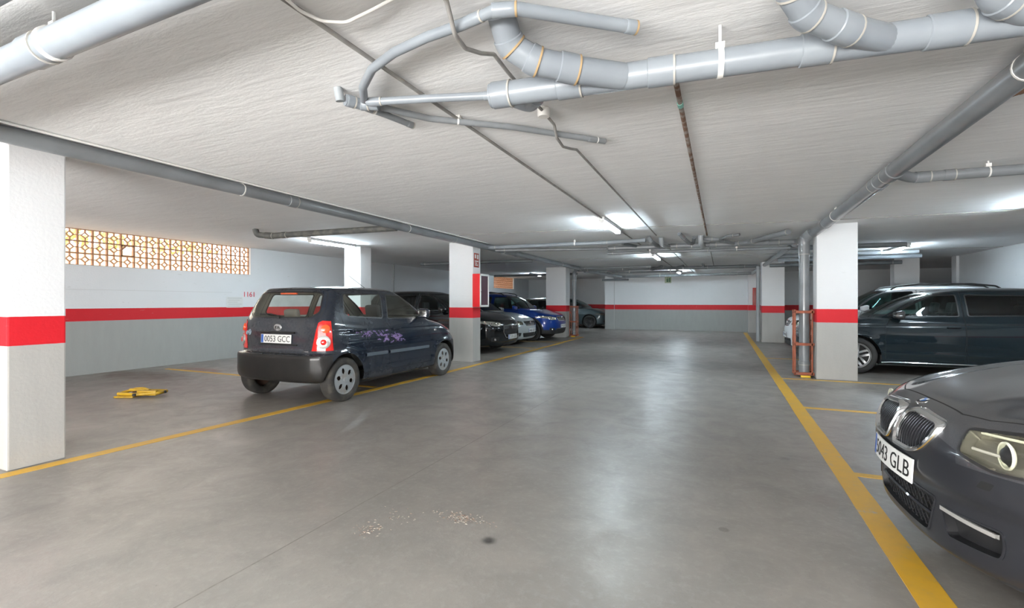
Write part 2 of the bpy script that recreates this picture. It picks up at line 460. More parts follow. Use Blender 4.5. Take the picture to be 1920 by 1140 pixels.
def corner(c, w, p, n):
    """quarter superellipse from (0,0) to (c,w), n points even by length"""
    K = 160; P = []
    for i in range(K + 1):
        a = (i / K) ** 1.6 * pi / 2 if i < K else pi / 2
        P.append((c * (1 - max(cos(a), 0) ** (2 / p)), w * sin(a) ** (2 / p) if a > 0 else 0))
    L = [0]
    for i in range(K): L.append(L[-1] + math.hypot(P[i + 1][0] - P[i][0], P[i + 1][1] - P[i][1]))
    out = []; j = 0
    for k in range(n):
        s = L[-1] * k / (n - 1)
        while j < K - 1 and L[j + 1] < s: j += 1
        t = (s - L[j]) / max(L[j + 1] - L[j], 1e-9)
        out.append((P[j][0] + (P[j + 1][0] - P[j][0]) * t, P[j][1] + (P[j + 1][1] - P[j][1]) * t))
    return out

def shell(rows, sub=5, n1=24, n2=26, n3=24, disp=None, taper=0.03):
    """rows: (xf,zf,cf,pf, w,zs, xr,zr,cr,pr) -> half body (y>=0) as a bmesh"""
    bm = bmesh.new()
    idx = list(range(len(rows)))
    F = [pchip(idx, [r[k] for r in rows]) for k in range(10)]
    T = [i / sub for i in range((len(rows) - 1) * sub + 1)]
    rings = []
    Lt = max(r[6] for r in rows)
    for t in T:
        x_f, z_f, cf, pf, w, zs, x_r, z_r, cr, pr = [f(t) for f in F]
        w = max(w, 0.004)
        a = [(x_f + d, y) for d, y in corner(cf, w, pf, n1)]
        b = [(x_r - d, y) for d, y in corner(cr, w, pr, n3)][::-1]
        x0, x1 = a[-1][0], b[0][0]
        mid = [(x0 + (x1 - x0) * (i + 1) / (n2 + 1), w) for i in range(n2)]
        rg = []
        for x, y in a + mid + b:
            u = (x - x_f) / max(x_r - x_f, 1e-6)
            z = zs
            if u < .35: z = z_f + (zs - z_f) * sm(u / .35)
            elif u > .65: z = z_r + (zs - z_r) * sm((1 - u) / .35)
            y *= 1 - taper * ((x - Lt * .52) / (Lt * .5)) ** 2
            v = Vector((x, y, z))
            if disp: v = disp(v)
            rg.append(bm.verts.new(v))
        rings.append(rg)
    for i in range(len(rings) - 1):
        A, B = rings[i], rings[i + 1]
        for k in range(len(A) - 1):
            bm.faces.new((A[k], B[k], B[k + 1], A[k + 1]))
    bmesh.ops.remove_doubles(bm, verts=bm.verts, dist=1e-5)
    bmesh.ops.recalc_face_normals(bm, faces=bm.faces)
    # make sure normals look outwards
    s = sum(f.normal.y * f.calc_area() for f in bm.faces)
    if s < 0: bmesh.ops.reverse_faces(bm, faces=bm.faces)
    return bm

def shrink(poly, d):
    n = len(poly); A = sum(poly[i][0] * poly[(i + 1) % n][1] - poly[(i + 1) % n][0] * poly[i][1] for i in range(n))
    s = 1 if A > 0 else -1; out = []
    L = []
    for i in range(n):
        p, q = Vector(poly[i]), Vector(poly[(i + 1) % n]); e = (q - p).normalized()
        nn = Vector((-e.y, e.x)) * s
        L.append((p + nn * d, e))
    for i in range(n):
        (p, e), (q, g) = L[i - 1], L[i]
        c = e.x * g.y - e.y * g.x
        if abs(c) < 1e-4: out.append(tuple(q)); continue
        t = ((q.x - p.x) * g.y - (q.y - p.y) * g.x) / c
        out.append(tuple(p + e * t))
    return out

def rounded(poly, r, n=4):
    out = []; k = len(poly)
    for i in range(k):
        a, b, c = Vector(poly[i - 1]), Vector(poly[i]), Vector(poly[(i + 1) % k])
        rr = min(r, (a - b).length * .48, (c - b).length * .48)
        p, q = b + (a - b).normalized() * rr, b + (c - b).normalized() * rr
        for j in range(n + 1):
            s = j / n; out.append(tuple(p * (1 - s) ** 2 + b * 2 * s * (1 - s) + q * s * s))
    return out

def circle(cx, cz, r, n=28, e=1.0):
    return [(cx + r * cos(2 * pi * i / n), cz + r * e * sin(2 * pi * i / n)) for i in range(n)]

AX = {'x': (1, 2), 'y': (0, 2), 'z': (0, 1)}

class Body:
    def __init__(s, bm):
        s.bm = bm
        s.lay = bm.faces.layers.int.new('tag')
        s.names = {0: 'body'}
        s.tree = BVHTree.FromBMesh(bm)
    def tagid(s, name):
        for k, v in s.names.items():
            if v == name: return k
        s.names[len(s.names)] = name; return len(s.names) - 1
    def cut(s, name, poly, axis, cond=None, frm=('body',), inset=0.0):
        bm, lay = s.bm, s.lay
        i, j = AX[axis]
        n = len(poly); A = sum(poly[k][0] * poly[(k + 1) % n][1] - poly[(k + 1) % n][0] * poly[k][1] for k in range(n))
        sg = 1 if A > 0 else -1
        ids = {s.tagid(f) for f in frm}
        lo = [min(p[k] for p in poly) - 1e-4 for k in (0, 1)]; hi = [max(p[k] for p in poly) + 1e-4 for k in (0, 1)]
        cur = []
        for f in bm.faces:
            if f[lay] not in ids: continue
            c = f.calc_center_median()
            if cond and not cond(c, f.normal): continue
            vs = [v.co for v in f.verts]
            if max(v[i] for v in vs) < lo[0] or min(v[i] for v in vs) > hi[0] or max(v[j] for v in vs) < lo[1] or min(v[j] for v in vs) > hi[1]: continue
            cur.append(f)
        for k in range(n):
            if not cur: break
            p, q = poly[k], poly[(k + 1) % n]
            ex, ez = q[0] - p[0], q[1] - p[1]
            if math.hypot(ex, ez) < 1e-6: continue
            no = Vector((0, 0, 0)); no[i] = ez * sg; no[j] = -ex * sg; no.normalize()
            co = Vector((0, 0, 0)); co[i] = p[0]; co[j] = p[1]; co -= no * inset
            # only bisect what straddles the line; keep what is wholly inside
            stra, keep = [], []
            for f in cur:
                ds = [(v.co - co).dot(no) for v in f.verts]
                if min(ds) > -1e-7: continue
                (stra if max(ds) > 1e-7 else keep).append(f)
            if stra:
                g = set(stra)
                for f in stra: g.update(f.edges); g.update(f.verts)
                r = bmesh.ops.bisect_plane(bm, geom=list(g), plane_co=co, plane_no=no, dist=1e-7)
                nf = {e for e in r['geom'] if isinstance(e, bmesh.types.BMFace) and e.is_valid}
                keep += [f for f in nf if (f.calc_center_median() - co).dot(no) < 0]
            cur = keep
        t = s.tagid(name)
        for f in cur: f[lay] = t
        return cur
    def line(s, p, q, w, axis, cond=None, frm=('body',), name='gap'):
        e = (Vector(q) - Vector(p)).normalized(); nn = Vector((-e.y, e.x)) * w / 2
        P, Q = Vector(p), Vector(q)
        s.cut(name, [tuple(P - nn), tuple(Q - nn), tuple(Q + nn), tuple(P + nn)], axis, cond, frm)
    def framed(s, outer, inner, poly, d, axis, cond=None, frm=('body',)):
        s.cut(outer, poly, axis, cond, frm)
        s.cut(inner, poly, axis, cond, (outer,), d)
    def at_side(s, x, z):
        h = s.tree.ray_cast(Vector((x, 3, z)), Vector((0, -1, 0)))
        return (h[0].y, h[1]) if h[0] else (0.8, Vector((0, 1, 0)))
    def at_end(s, y, z, rear=True):
        d = 1 if rear else -1
        h = s.tree.ray_cast(Vector((2 + 6 * d, abs(y), z)), Vector((-d, 0, 0)))
        if not h[0]: return 0, Vector((d, 0, 0))
        n = h[1].copy()
        if y < 0: n.y = -n.y
        return h[0].x, n
    def at_top(s, x, y):
        h = s.tree.ray_cast(Vector((x, abs(y), 4)), Vector((0, 0, -1)))
        return (h[0].z, h[1]) if h[0] else (1, Vector((0, 0, 1)))
    def finish(s):
        s.bm.normal_update()
        s.norm = {}
        s.bm.verts.index_update()
        for v in s.bm.verts:
            n = v.normal.copy()
            if abs(v.co.y) < 1e-4: n.y = 0; n.normalize(); v.co.y = 0
            s.norm[v.index] = n
    def extract(s, tags, m, name, parent, side='centre', off=0.0, rim=0.02):
        """tags: dict tag->material slot.  side: 'centre' (both halves in one mesh), +1, -1"""
        ids = {s.tagid(t): k for t, k in tags.items()}
        fs = [f for f in s.bm.faces if f[s.lay] in ids]
        if not fs: return None
        verts, polys, mi, norms = [], [], [], []
        for sg in ((1, -1) if side == 'centre' else (side,)):
            vm = {}
            for f in fs:
                loop = []
                for v in f.verts:
                    key = v.index
                    if key not in vm:
                        if sg == -1 and side == 'centre' and v.co.y == 0 and key in s._seam: vm[key] = s._seam[key]
                        else:
                            vm[key] = len(verts)
                            verts.append((v.co.x, v.co.y * sg, v.co.z)); n = s.norm[key]; norms.append((n.x, n.y * sg, n.z))
                    loop.append(vm[key])
                polys.append(loop if sg == 1 else loop[::-1]); mi.append(ids[f[s.lay]])
            s._seam = {k: i for k, i in vm.items() if verts[i][1] == 0} if sg == 1 else {}
        me = bpy.data.meshes.new(name)
        if off:
            # shift outward (or inward) and close the rim
            ec = {}
            for p in polys:
                for a, b in zip(p, p[1:] + p[:1]):
                    ec[(a, b)] = ec.get((a, b), 0) + 1
            bnd = [(a, b) for (a, b) in ec if (b, a) not in ec]
            nb = len(verts); mp = {}
            back = []
            for a, b in bnd:
                for k in (a, b):
                    if k not in mp:
                        mp[k] = nb + len(back)
                        p, n = Vector(verts[k]), Vector(norms[k])
                        back.append(tuple(p - n * 0.004 if off > 0 else p + n * 0.001)); norms.append(tuple(n))
            front = [tuple(Vector(v) + Vector(n) * off) for v, n in zip(verts, norms)]
            verts = front + back
            for a, b in bnd:
                polys.append([b, a, mp[a], mp[b]]); mi.append(0)
        me.from_pydata(verts, [], polys)
        for mm in (m if isinstance(m, (list, tuple)) else [m]): me.materials.append(mm)
        me.polygons.foreach_set('material_index', mi)
        for p in me.polygons: p.use_smooth = True
        if off: me.set_sharp_from_angle(angle=R(35))
        else: me.normals_split_custom_set_from_vertices([Vector(n) for n in norms])
        me.update()
        o = bpy.data.objects.new(name, me); COL.objects.link(o); o.parent = parent
        return o

def wheel(parent, x, y, r, side, style, wid=0.19, rim=None, tyre='rubber', rimmat='alloy', steer=0.0, detail=1):
    """wheel centred at (x, y) with its outer face towards side*y"""
    rim = rim or r * .66
    e = bpy.data.objects.new('wheel', None)
    bm = bmesh.new(); h = wid / 2
    prof = [(rim * .97, -h * .8), (rim * 1.0, -h * .9), (r * .80, -h), (r * .93, -h * .97), (r * .985, -h * .8), (r, -h * .5), (r, h * .5), (r * .985, h * .8), (r * .93, h * .97), (r * .80, h), (rim * 1.0, h * .9), (rim * .97, h * .8), (rim * .95, h * .5), (rim * .95, -h * .8)]
    lathe(bm, prof, 'y', seg=48 if detail else 28)
    # tread grooves
    bmesh.ops.recalc_face_normals(bm, faces=bm.faces)
    ty = obj('wheel', bm, M[tyre], parent, angle=50)
    ty.location = (x, y, r); ty.rotation_euler = (0, 0, steer)
    # rim disc: polar grid with openings
    bm = bmesh.new(); nr, na = (26, 160) if detail else (12, 80)
    grid = []
    dish = {'trim': 0.012, 'steel': -0.02}.get(style, -0.028)
    for i in range(nr + 1):
        q = i / nr; rr = rim * .985 * q
        yy = h * .80 + dish * (1 - (2 * abs(q - .55)) ** 2 if style != 'trim' else 1 - q ** 4) * 1.0
        if q > .93: yy = h * .86
        if q < .18: yy += 0.006
        grid.append([bm.verts.new((rr * cos(2 * pi * k / na), yy * side, rr * sin(2 * pi * k / na))) for k in range(na)])
    def solid(q, a):
        if q > .90 or q < .24: return True
        if style == 'trim':
            for k in range(6):
                t = 2 * pi * k / 6 + .25
                px, pz = q * cos(a) - .60 * cos(t), q * sin(a) - .60 * sin(t)
                u = px * cos(t) + pz * sin(t); v = -px * sin(t) + pz * cos(t)
                if (u / .20) ** 2 + (v / .155) ** 2 < 1: return False
            return True
        if style == 'steel':
            for k in range(8):
                t = 2 * pi * k / 8
                px, pz = q * cos(a) - .72 * cos(t), q * sin(a) - .72 * sin(t)
                if px * px + pz * pz < .009: return False
            return True
        ns = 5 if style in ('five', 'twin5') else 7
        dd = ((a / (2 * pi) * ns + .25) % 1 - .5) / ns * 2 * pi
        if style == 'twin5': 
            w = (.10 + .05 * q)
            return abs(abs(dd * q) - .17) < w * .55 + .01 and abs(dd) < .6
        return abs(dd * q) < .115 + .05 * q
    for i in range(nr):
        for k in range(na):
            if not solid((i + .5) / nr, 2 * pi * (k + .5) / na): continue
            j = (k + 1) % na
            try: bm.faces.new((grid[i][k], grid[i][j], grid[i + 1][j], grid[i + 1][k]))
            except ValueError: pass
    bmesh.ops.remove_doubles(bm, verts=bm.verts, dist=1e-5)
    bmesh.ops.delete(bm, geom=[v for v in bm.verts if not v.link_faces], context='VERTS')
    bmesh.ops.recalc_face_normals(bm, faces=bm.faces)
    ex = bmesh.ops.extrude_face_region(bm, geom=list(bm.faces))
    bmesh.ops.translate(bm, verts=[v for v in ex['geom'] if isinstance(v, bmesh.types.BMVert)], vec=(0, -0.016 * side, 0))
    bmesh.ops.recalc_face_normals(bm, faces=bm.faces)
    obj('wheel_trim' if style == 'trim' else 'rim', bm, M[rimmat], ty, angle=40)
    # what lies behind the openings
    bm = LT([(0.0, h * .2 * side), (rim * .97, h * .2 * side)], 'y', seg=40)
    obj('brake_disc', bm, M['rust_dark'] if style in ('trim', 'steel') else M['black'], ty)
    cap = LT([(0, (h * .80 + dish * .2 + .012) * side), (rim * .13, (h * .80 + dish * .2 + .010) * side), (rim * .15, (h * .8 + dish * .2) * side)], 'y', seg=20)
    obj('hub_cap', cap, M[rimmat], ty)
    return ty

def seat_pair(parent, xs, ys, zc, m, headrest=True, w=.46, tall=.60, bench=False):
    for y in ys:
        bm = bmesh.new(); box(bm, xs - .25, xs + .25, y - w / 2, y + w / 2, zc - .16, zc, .05, seg=3)
        s = obj('seat', bm, m, parent)
        bm = bmesh.new(); box(bm, 0, .13, -w / 2 + .01, w / 2 - .01, 0, tall, .05, seg=3)
        for v in bm.verts:                       # shoulders narrower than hips
            v.co.y *= 1 - .16 * max(0, v.co.z / tall - .55) / .45
        bmesh.ops.rotate(bm, verts=bm.verts, cent=(0, 0, 0), matrix=Matrix.Rotation(R(16), 3, 'Y'))
        bmesh.ops.translate(bm, verts=bm.verts, vec=(xs + .17, y, zc - .06))
        b = obj('backrest', bm, m, s)
        if headrest:
            hs = [y] if not bench else [y - w * .3, y + w * .3]
            for hy in hs:
                bm = bmesh.new(); box(bm, -.045, .045, -.125, .125, 0, .19, .045, seg=3)
                bmesh.ops.rotate(bm, verts=bm.verts, cent=(0, 0, 0), matrix=Matrix.Rotation(R(10), 3, 'Y'))
                bmesh.ops.translate(bm, verts=bm.verts, vec=(xs + .24 + tall * .24, hy, zc - .02 + tall * .94))
                tube(bm, [(xs + .24 + tall * .22, hy - .05, zc - .06 + tall * .9), (xs + .26 + tall * .24, hy - .05, zc + .04 + tall * .94)], .006, seg=6)
                tube(bm, [(xs + .24 + tall * .22, hy + .05, zc - .06 + tall * .9), (xs + .26 + tall * .24, hy + .05, zc + .04 + tall * .94)], .006, seg=6)
                obj('headrest', bm, m, s)

def mirror_part(parent, B, x, z, side, m, size=(.10, .19, .13), chrome=False, out=.10):
    y0, _ = B.at_side(x, z)
    bm = bmesh.new()
    l, w, h = size
    box(bm, x - l * .45, x + l * .55, (y0 + out - w / 2), (y0 + out + w / 2), z - h * .35, z + h * .65, .038, seg=3)
    for v in bm.verts: 
        if v.co.x < x: v.co.z = z + h * .15 + (v.co.z - z - h * .15) * .72; v.co.y = y0 + out + (v.co.y - y0 - out) * .85
    tube(bm, [(x + .02, y0 - .03, z - .05), (x + .02, y0 + out * .6, z - .015)], .020, seg=8)
    if side < 0:
        for v in bm.verts: v.co.y = -v.co.y
        bmesh.ops.reverse_faces(bm, faces=bm.faces)
    o = obj('door_mirror', bm, m, parent)
    bm = bmesh.new(); box(bm, x + l * .55 - .004, x + l * .55 + .002, side * (y0 + out) - w * .38, side * (y0 + out) + w * .38, z - h * .2, z + h * .5, .003)
    obj('mirror_glass', bm, M['chrome'], o)
    if chrome:
        bm = bmesh.new(); box(bm, x - l * .50, x + l * .3, side * (y0 + out) - w * .5, side * (y0 + out) + w * .5, z + h * .05, z + h * .13, .006)
        obj('mirror_trim', bm, M['chrome'], o)
    return o

def number_plate(parent, loc, nrm, text, w=.52, h=.11, roll=0, curve=0.0):
    """plate whose face looks along nrm; lettering is real geometry"""
    nrm = Vector(nrm).normalized()
    ex = Vector((0, 0, 1)).cross(nrm).normalized(); ez = nrm.cross(ex).normalized()
    Mx = Matrix((ex, ez, nrm)).transposed().to_4x4(); Mx.translation = Vector(loc)
    def put(bm):
        if curve:
            for v in bm.verts: v.co.z -= curve * (v.co.x / (w / 2)) ** 2
        return xf(bm, Mx)
    bm = bmesh.new(); box(bm, -w / 2, w / 2, -h / 2, h / 2, -.004, .002, .002)
    if curve: bmesh.ops.subdivide_edges(bm, edges=[e for e in bm.edges if abs(e.verts[0].co.x - e.verts[1].co.x) > .2], cuts=10)
    p = obj('number_plate', put(bm), M['plate'], parent, smooth=False)
    bm = bmesh.new(); box(bm, -w / 2 + .005, -w / 2 + .045, -h / 2 + .004, h / 2 - .004, .001, .0028)
    obj('country_band', put(bm), M['plate_blue'], p, smooth=False)
    if text:
        bm = text_bm(text, h * .98, .0006, 'CENTER', 1.0)
        xs = [v.co.x for v in bm.verts]; ys = [v.co.y for v in bm.verts]
        k = (w - .085) / (max(xs) - min(xs)); c = (max(xs) + min(xs)) / 2; cy = (max(ys) + min(ys)) / 2; ky = h * .68 / (max(ys) - min(ys))
        for v in bm.verts: v.co.x = (v.co.x - c) * k + .022; v.co.y = (v.co.y - cy) * ky; v.co.z += .0032
        obj('lettering', put(bm), M['plate_ink'], p, smooth=False)
    return p

def steering(parent, x, y, z, r=.18):
    bm = bmesh.new()
    pts = [(x + .06 * sin(2 * pi * k / 28) * 1.0, y + r * cos(2 * pi * k / 28), z + r * .9 * sin(2 * pi * k / 28)) for k in range(29)]
    tube(bm, pts, .013, seg=8, cap=False)
    tube(bm, [(x, y - r, z), (x - .01, y, z), (x, y + r, z)], .014, seg=6)
    tube(bm, [(x, y, z), (x - .25, y, z - .12)], .03, seg=8)
    return obj('steering_wheel', bm, M['blackmatt'], parent)

def wiper(parent, B, pts, rear=False):
    bm = bmesh.new(); P = []
    for y, z in pts:
        x, n = B.at_end(y, z, rear); P.append((x + n.x * .018, y, z + n.z * .018))
    tube(bm, P, .007, seg=6)
    return obj('wiper', bm, M['blackmatt'], parent)

def liner_and_floor(root, S, Wd):
    fx, rx, ra = S['axf'], S['axr'], S['arch_r']
    for ax in (fx, rx):
        for sd in (1, -1):
            bm = bmesh.new()
            cz = S['arch_z']
            y0, y1 = Wd * .5, Wd * .88
            prof = [(.02, y0), (ra + .012, y0), (ra + .012, y1)]
            lathe(bm, prof, 'y', c=(ax, 0, cz), seg=24, a0=.12, a1=pi - .12)
            if sd < 0:
                for v in bm.verts: v.co.y = -v.co.y
            obj('wheel_arch_liner', bm, M['blackmatt'], root)
    bm = bmesh.new()
    L = S['L']
    box(bm, fx + ra, rx - ra, -Wd + .09, Wd - .09, .17, .34, .03)
    box(bm, .22, fx + ra, -Wd * .5, Wd * .5, .20, .5, .05); box(bm, rx - ra, L - .2, -Wd * .5, Wd * .5, .24, .42, .05)
    obj('underbody', bm, M['blackmatt'], root)

def side_parts(B, root, paint, doors, glassm, seal='black', trim=None):
    """doors: list of (name_of_window_tag, door_tag, handle_xz or None)"""
    out = []
    for sd in (1, -1):
        for win, dr, hd in doors:
            d = B.extract({dr: 0}, paint, 'door', root, sd) if dr else root
            if win:
                w = B.extract({win + '_seal': 0}, M[seal], 'window_seal', d, sd, off=.002)
                B.extract({win: 0}, glassm(win, sd) if callable(glassm) else glassm, 'window', d, sd)
            if hd:
                y, n = B.at_side(*hd)
                bm = bmesh.new(); box(bm, hd[0] - .085, hd[0] + .085, sd * (y + .018) - .014, sd * (y + .018) + .014, hd[1] - .014, hd[1] + .014, .010, seg=3)
                tube(bm, [(hd[0] - .06, sd * (y - .01), hd[1]), (hd[0] - .06, sd * (y + .016), hd[1])], .01, seg=6)
                tube(bm, [(hd[0] + .06, sd * (y - .01), hd[1]), (hd[0] + .06, sd * (y + .016), hd[1])], .01, seg=6)
                obj('door_handle', bm, trim or paint, d)
            out.append(d)
    return out

def place(root, x, y, heading):
    """heading: world angle (radians) the nose points to"""
    root.location = (x, y, 0); root.rotation_euler = (0, 0, heading - pi)
# ---------------------------------------------------------------- the small dark hatchback seen from behind
def flare(S, amp=.012):
    def d(v):
        if v.y > .55:
            for ax in (S['axf'], S['axr']):
                r = math.hypot(v.x - ax, v.z - S['arch_z'])
                v.y += amp * math.exp(-((r - S['arch_r'] - .015) / .035) ** 2)
            for (z0, sl, a, w) in S.get('crease', ()):
                zc = z0 + sl * v.x
                v.y += a * math.exp(-((v.z - zc) / w) ** 2) * sm((v.x - .45) / .3) * sm((S['L'] - .25 - v.x) / .3)
        return v
    return d

def small_hatchback():
    S = dict(L=3.53, axf=.70, axr=3.07, arch_z=.285, arch_r=.325, crease=((.84, .012, -.006, .012), (.335, 0, .010, .03), (.72, 0, .004, .08)))
    rows = [  # xf   zf   cf  pf    w    zs     xr    zr   cr   pr
        (.45, .23, .3, 3, .60, .21, 3.15, .30, .3, 3),
        (.12, .20, .45, 2.8, .735, .20, 3.45, .27, .30, 3.0),
        (.04, .27, .50, 2.6, .785, .25, 3.51, .31, .32, 3.4),
        (.00, .42, .55, 2.5, .795, .42, 3.53, .43, .33, 3.5),
        (.01, .52, .55, 2.5, .7975, .54, 3.53, .56, .33, 3.5),
        (.03, .60, .55, 2.5, .796, .62, 3.515, .605, .32, 3.5),
        (.05, .63, .55, 2.5, .794, .64, 3.46, .618, .30, 3.2),
        (.09, .67, .55, 2.5, .790, .70, 3.435, .66, .28, 3.4),
        (.16, .75, .52, 2.5, .783, .80, 3.425, .78, .26, 3.5),
        (.38, .86, .50, 2.6, .772, .87, 3.415, .90, .25, 3.6),
        (.70, .94, .48, 2.8, .757, .92, 3.405, .98, .24, 3.6),
        (.90, .98, .46, 3.0, .738, .97, 3.395, 1.04, .24, 3.5),
        (1.00, 1.03, .44, 3.2, .722, 1.02, 3.38, 1.09, .24, 3.4),
        (1.22, 1.17, .40, 3.2, .684, 1.17, 3.345, 1.20, .24, 3.2),
        (1.46, 1.30, .34, 3.0, .640, 1.31, 3.29, 1.32, .24, 3.0),
        (1.60, 1.37, .30, 2.8, .605, 1.385, 3.235, 1.40, .22, 2.8),
        (1.72, 1.42, .28, 2.6, .560, 1.43, 3.19, 1.435, .20, 2.6),
        (1.90, 1.455, .28, 2.4, .45, 1.455, 3.06, 1.448, .25, 2.4),
        (2.15, 1.475, .2, 2.2, .22, 1.475, 2.82, 1.462, .2, 2.2),
        (2.30, 1.48, .08, 2, .01, 1.48, 2.60, 1.47, .08, 2)]
    bm = shell(rows, 5, 26, 30, 26, flare(S, .016))
    B = Body(bm)
    side = lambda c, n: c.y > .45
    for ax in (S['axf'], S['axr']): B.cut('void', circle(ax, S['arch_z'], S['arch_r'], 30), 'y', lambda c, n: c.y > .35 and c.z < .8)
    front = lambda c, n: c.x < 1.9 and n.x < -.1 and c.z > .9
    B.framed('ws_seal', 'windscreen', rounded([(-.5, 1.02), (.625, 1.015), (.50, 1.385), (-.5, 1.415)], .05), .022, 'x', front)
    rear = lambda c, n: c.x > 2.7 and n.x > .1
    B.framed('rw_seal', 'rear_glass', rounded([(-.5, 1.055), (.50, 1.055), (.605, 1.13), (.545, 1.355), (.48, 1.385), (-.5, 1.395)], .05), .014, 'x', rear)
    B.framed('fw_seal', 'front_window', rounded([(1.27, .995), (2.17, 1.015), (2.10, 1.375), (1.78, 1.365), (1.62, 1.30)], .035), .016, 'y', side)
    B.framed('qw_seal', 'rear_window', rounded([(2.26, 1.018), (2.93, 1.06), (3.03, 1.10), (2.96, 1.37), (2.20, 1.378)], .05), .016, 'y', side)
    # lamps
    B.framed('tail_base', 'tail_red', [(.555, .655), (.80, .66), (.80, .86), (.775, 1.01), (.655, 1.025), (.615, 1.0)], .006, 'x', lambda c, n: c.x > 3.27 and c.y > .5)
    B.cut('headlamp', rounded([(.36, .60), (.70, .60), (.78, .76), (.72, .80), (.40, .74)], .04), 'x', lambda c, n: c.x < .6)
    # shut lines: doors, tailgate, bumper
    hood = lambda c, n: n.z > .35 and c.x < 1.05 and c.z > .7
    B.framed('gap', 'bonnet', [(.13, -.5), (.16, .50), (.40, .66), (.92, .665), (.93, -.5)], .005, 'z', hood)
    gate = lambda c, n: n.x > .15 and c.x > 2.9
    B.framed('gap', 'tailgate', [(-.5, .615), (.545, .615), (.60, .80), (.62, 1.06), (.655, 1.14), (.575, 1.37), (.50, 1.415), (-.5, 1.43)], .006, 'x', gate)
    B.framed('gap', 'front_door', [(1.13, .30), (2.18, .30), (2.235, .60), (2.235, 1.02), (2.15, 1.415), (1.74, 1.40), (1.17, .98), (1.13, .80)], .005, 'y', side)
    B.framed('gap', 'rear_door', [(2.235, .30), (2.78, .30), (3.02, .60), (3.07, .98), (3.09, 1.10), (3.0, 1.40), (2.15, 1.415), (2.235, 1.02)], .005, 'y', side)
    B.cut('fuel_flap', rounded([(3.16, .80), (3.30, .80), (3.30, .93), (3.16, .93)], .03), 'y', side)
    B.cut('rear_bumper', [(3.06, .1), (3.7, .1), (3.7, .625), (3.30, .632), (3.30, .60), (3.06, .60)], 'y', lambda c, n: c.x > 3.05)
    B.cut('front_bumper', [(-.2, .1), (.62, .1), (.62, .60), (-.2, .60)], 'y', lambda c, n: c.x < .62)
    B.cut('void', [(-1, -1), (5, -1), (5, .215), (-1, .215)], 'y', lambda c, n: n.z < -.9)
    B.finish()
    P = dusty_paint('dark_blue_paint_with_dust', (0.008, 0.014, 0.026), (0.15, 0.13, 0.10), 3.0, 3.45, .24)
    PB = dusty_paint('black_bumper_plastic_with_dust', (0.010, 0.010, 0.011), (0.15, 0.13, 0.10), 2.4, 3.5, .10, 0.35, 0.35)
    root = empty('hatchback_car', (0, 0, 0), 0, 'small dark blue dusty hatchback with lavender flower decal, seen from behind, parked alone', 'car')
    B.extract({'body': 0, 'gap': 1, 'fuel_flap': 0}, [P, M['gap']], 'body_shell', root)
    B.extract({'bonnet': 0}, P, 'bonnet', root)
    tg = B.extract({'tailgate': 0}, P, 'tailgate', root)
    B.extract({'rw_seal': 0}, M['black'], 'window_seal', tg, off=.002)
    B.extract({'rear_glass': 0}, M['glass_dusty'], 'rear_window', tg)
    B.extract({'ws_seal': 0}, M['black'], 'window_seal', root, off=.002)
    B.extract({'windscreen': 0}, M['glass'], 'windscreen', root)
    B.extract({'rear_bumper': 0}, PB, 'rear_bumper', root, off=.006)
    B.extract({'front_bumper': 0}, PB, 'front_bumper', root, off=.004)
    doors = side_parts(B, root, P, [('front_window', 'front_door', (2.02, .868)), ('rear_window', 'rear_door', (2.86, .885))], M['glass_dusty'], 'black')
    for sd in (1, -1):
        # bits: seals are named after the window tags
        B.extract({'fw_seal': 0}, M['black'], 'window_seal', doors[0 if sd == 1 else 2], sd, off=.002)
        B.extract({'qw_seal': 0}, M['black'], 'window_seal', doors[1 if sd == 1 else 3], sd, off=.002)
        t = B.extract({'tail_base': 0, 'tail_red': 0}, M['lens_red'], 'tail_lamp', root, sd, off=.006)
        for (yy, zz, rr, mm, rim) in ((.70, .925, .052, 'lens_orange', 'indicator_lens'), (.69, .765, .082, 'lens_clear', 'reversing_lens'), (.69, .765, .036, 'lens_red', 'fog_lens')):
            x, n = B.at_end(yy, zz)
            x2, n2 = B.at_end(yy, zz)
            k = .012 if rim != 'fog_lens' else .024
            bm = LT([(0, .010), (rr * .7, .008), (rr, 0), (rr, -.02)], 'z', seg=28)
            q = Vector((0, 0, 1)).rotation_difference(Vector((n.x, n.y * sd, n.z)).normalized()).to_matrix().to_4x4()
            q.translation = Vector((x + n.x * k, (yy + n.y * k) * sd, zz + n.z * k))
            obj(rim, xf(bm, q), M[mm], t)
        B.extract({'headlamp': 0}, M['lens_clear'], 'headlamp', root, sd, off=.004)
        # rubbing strip
        bm = bmesh.new()
        for x0, x1 in ((1.20, 2.21), (2.26, 2.70)):
            vs = []
            for i in range(13):
                x = x0 + (x1 - x0) * i / 12; row = []
                for z, o in ((.515, -.002), (.522, .014), (.556, .016), (.565, -.002)):
                    zz = z + .012 * (x - 1.2) / 1.5 + (.0)
                    y, _ = B.at_side(x, zz); row.append(bm.verts.new((x, sd * (y + o), zz)))
                vs.append(row)
            for i in range(12):
                for k in range(3): bm.faces.new((vs[i][k], vs[i + 1][k], vs[i + 1][k + 1], vs[i][k + 1]))
        bmesh.ops.recalc_face_normals(bm, faces=bm.faces)
        obj('rubbing_strip', bm, mat('grey_blue_strip', (0.085, 0.105, 0.125), .45) if sd == 1 else bpy.data.materials['grey_blue_strip'], root)
        mirror_part(root, B, 1.37, 1.055, sd, P, (.12, .20, .15), out=.115)
        mf = bmesh.new()
        y, _ = B.at_side(.98, .80)
        box(mf, .95, 1.01, sd * (y + .004) - .004, sd * (y + .004) + .004, .785, .815, .003)
        obj('side_repeater', mf, M['lens_clear'], root)
    # lavender flower decal on the right-hand doors
    random.seed(3)
    bm = bmesh.new()
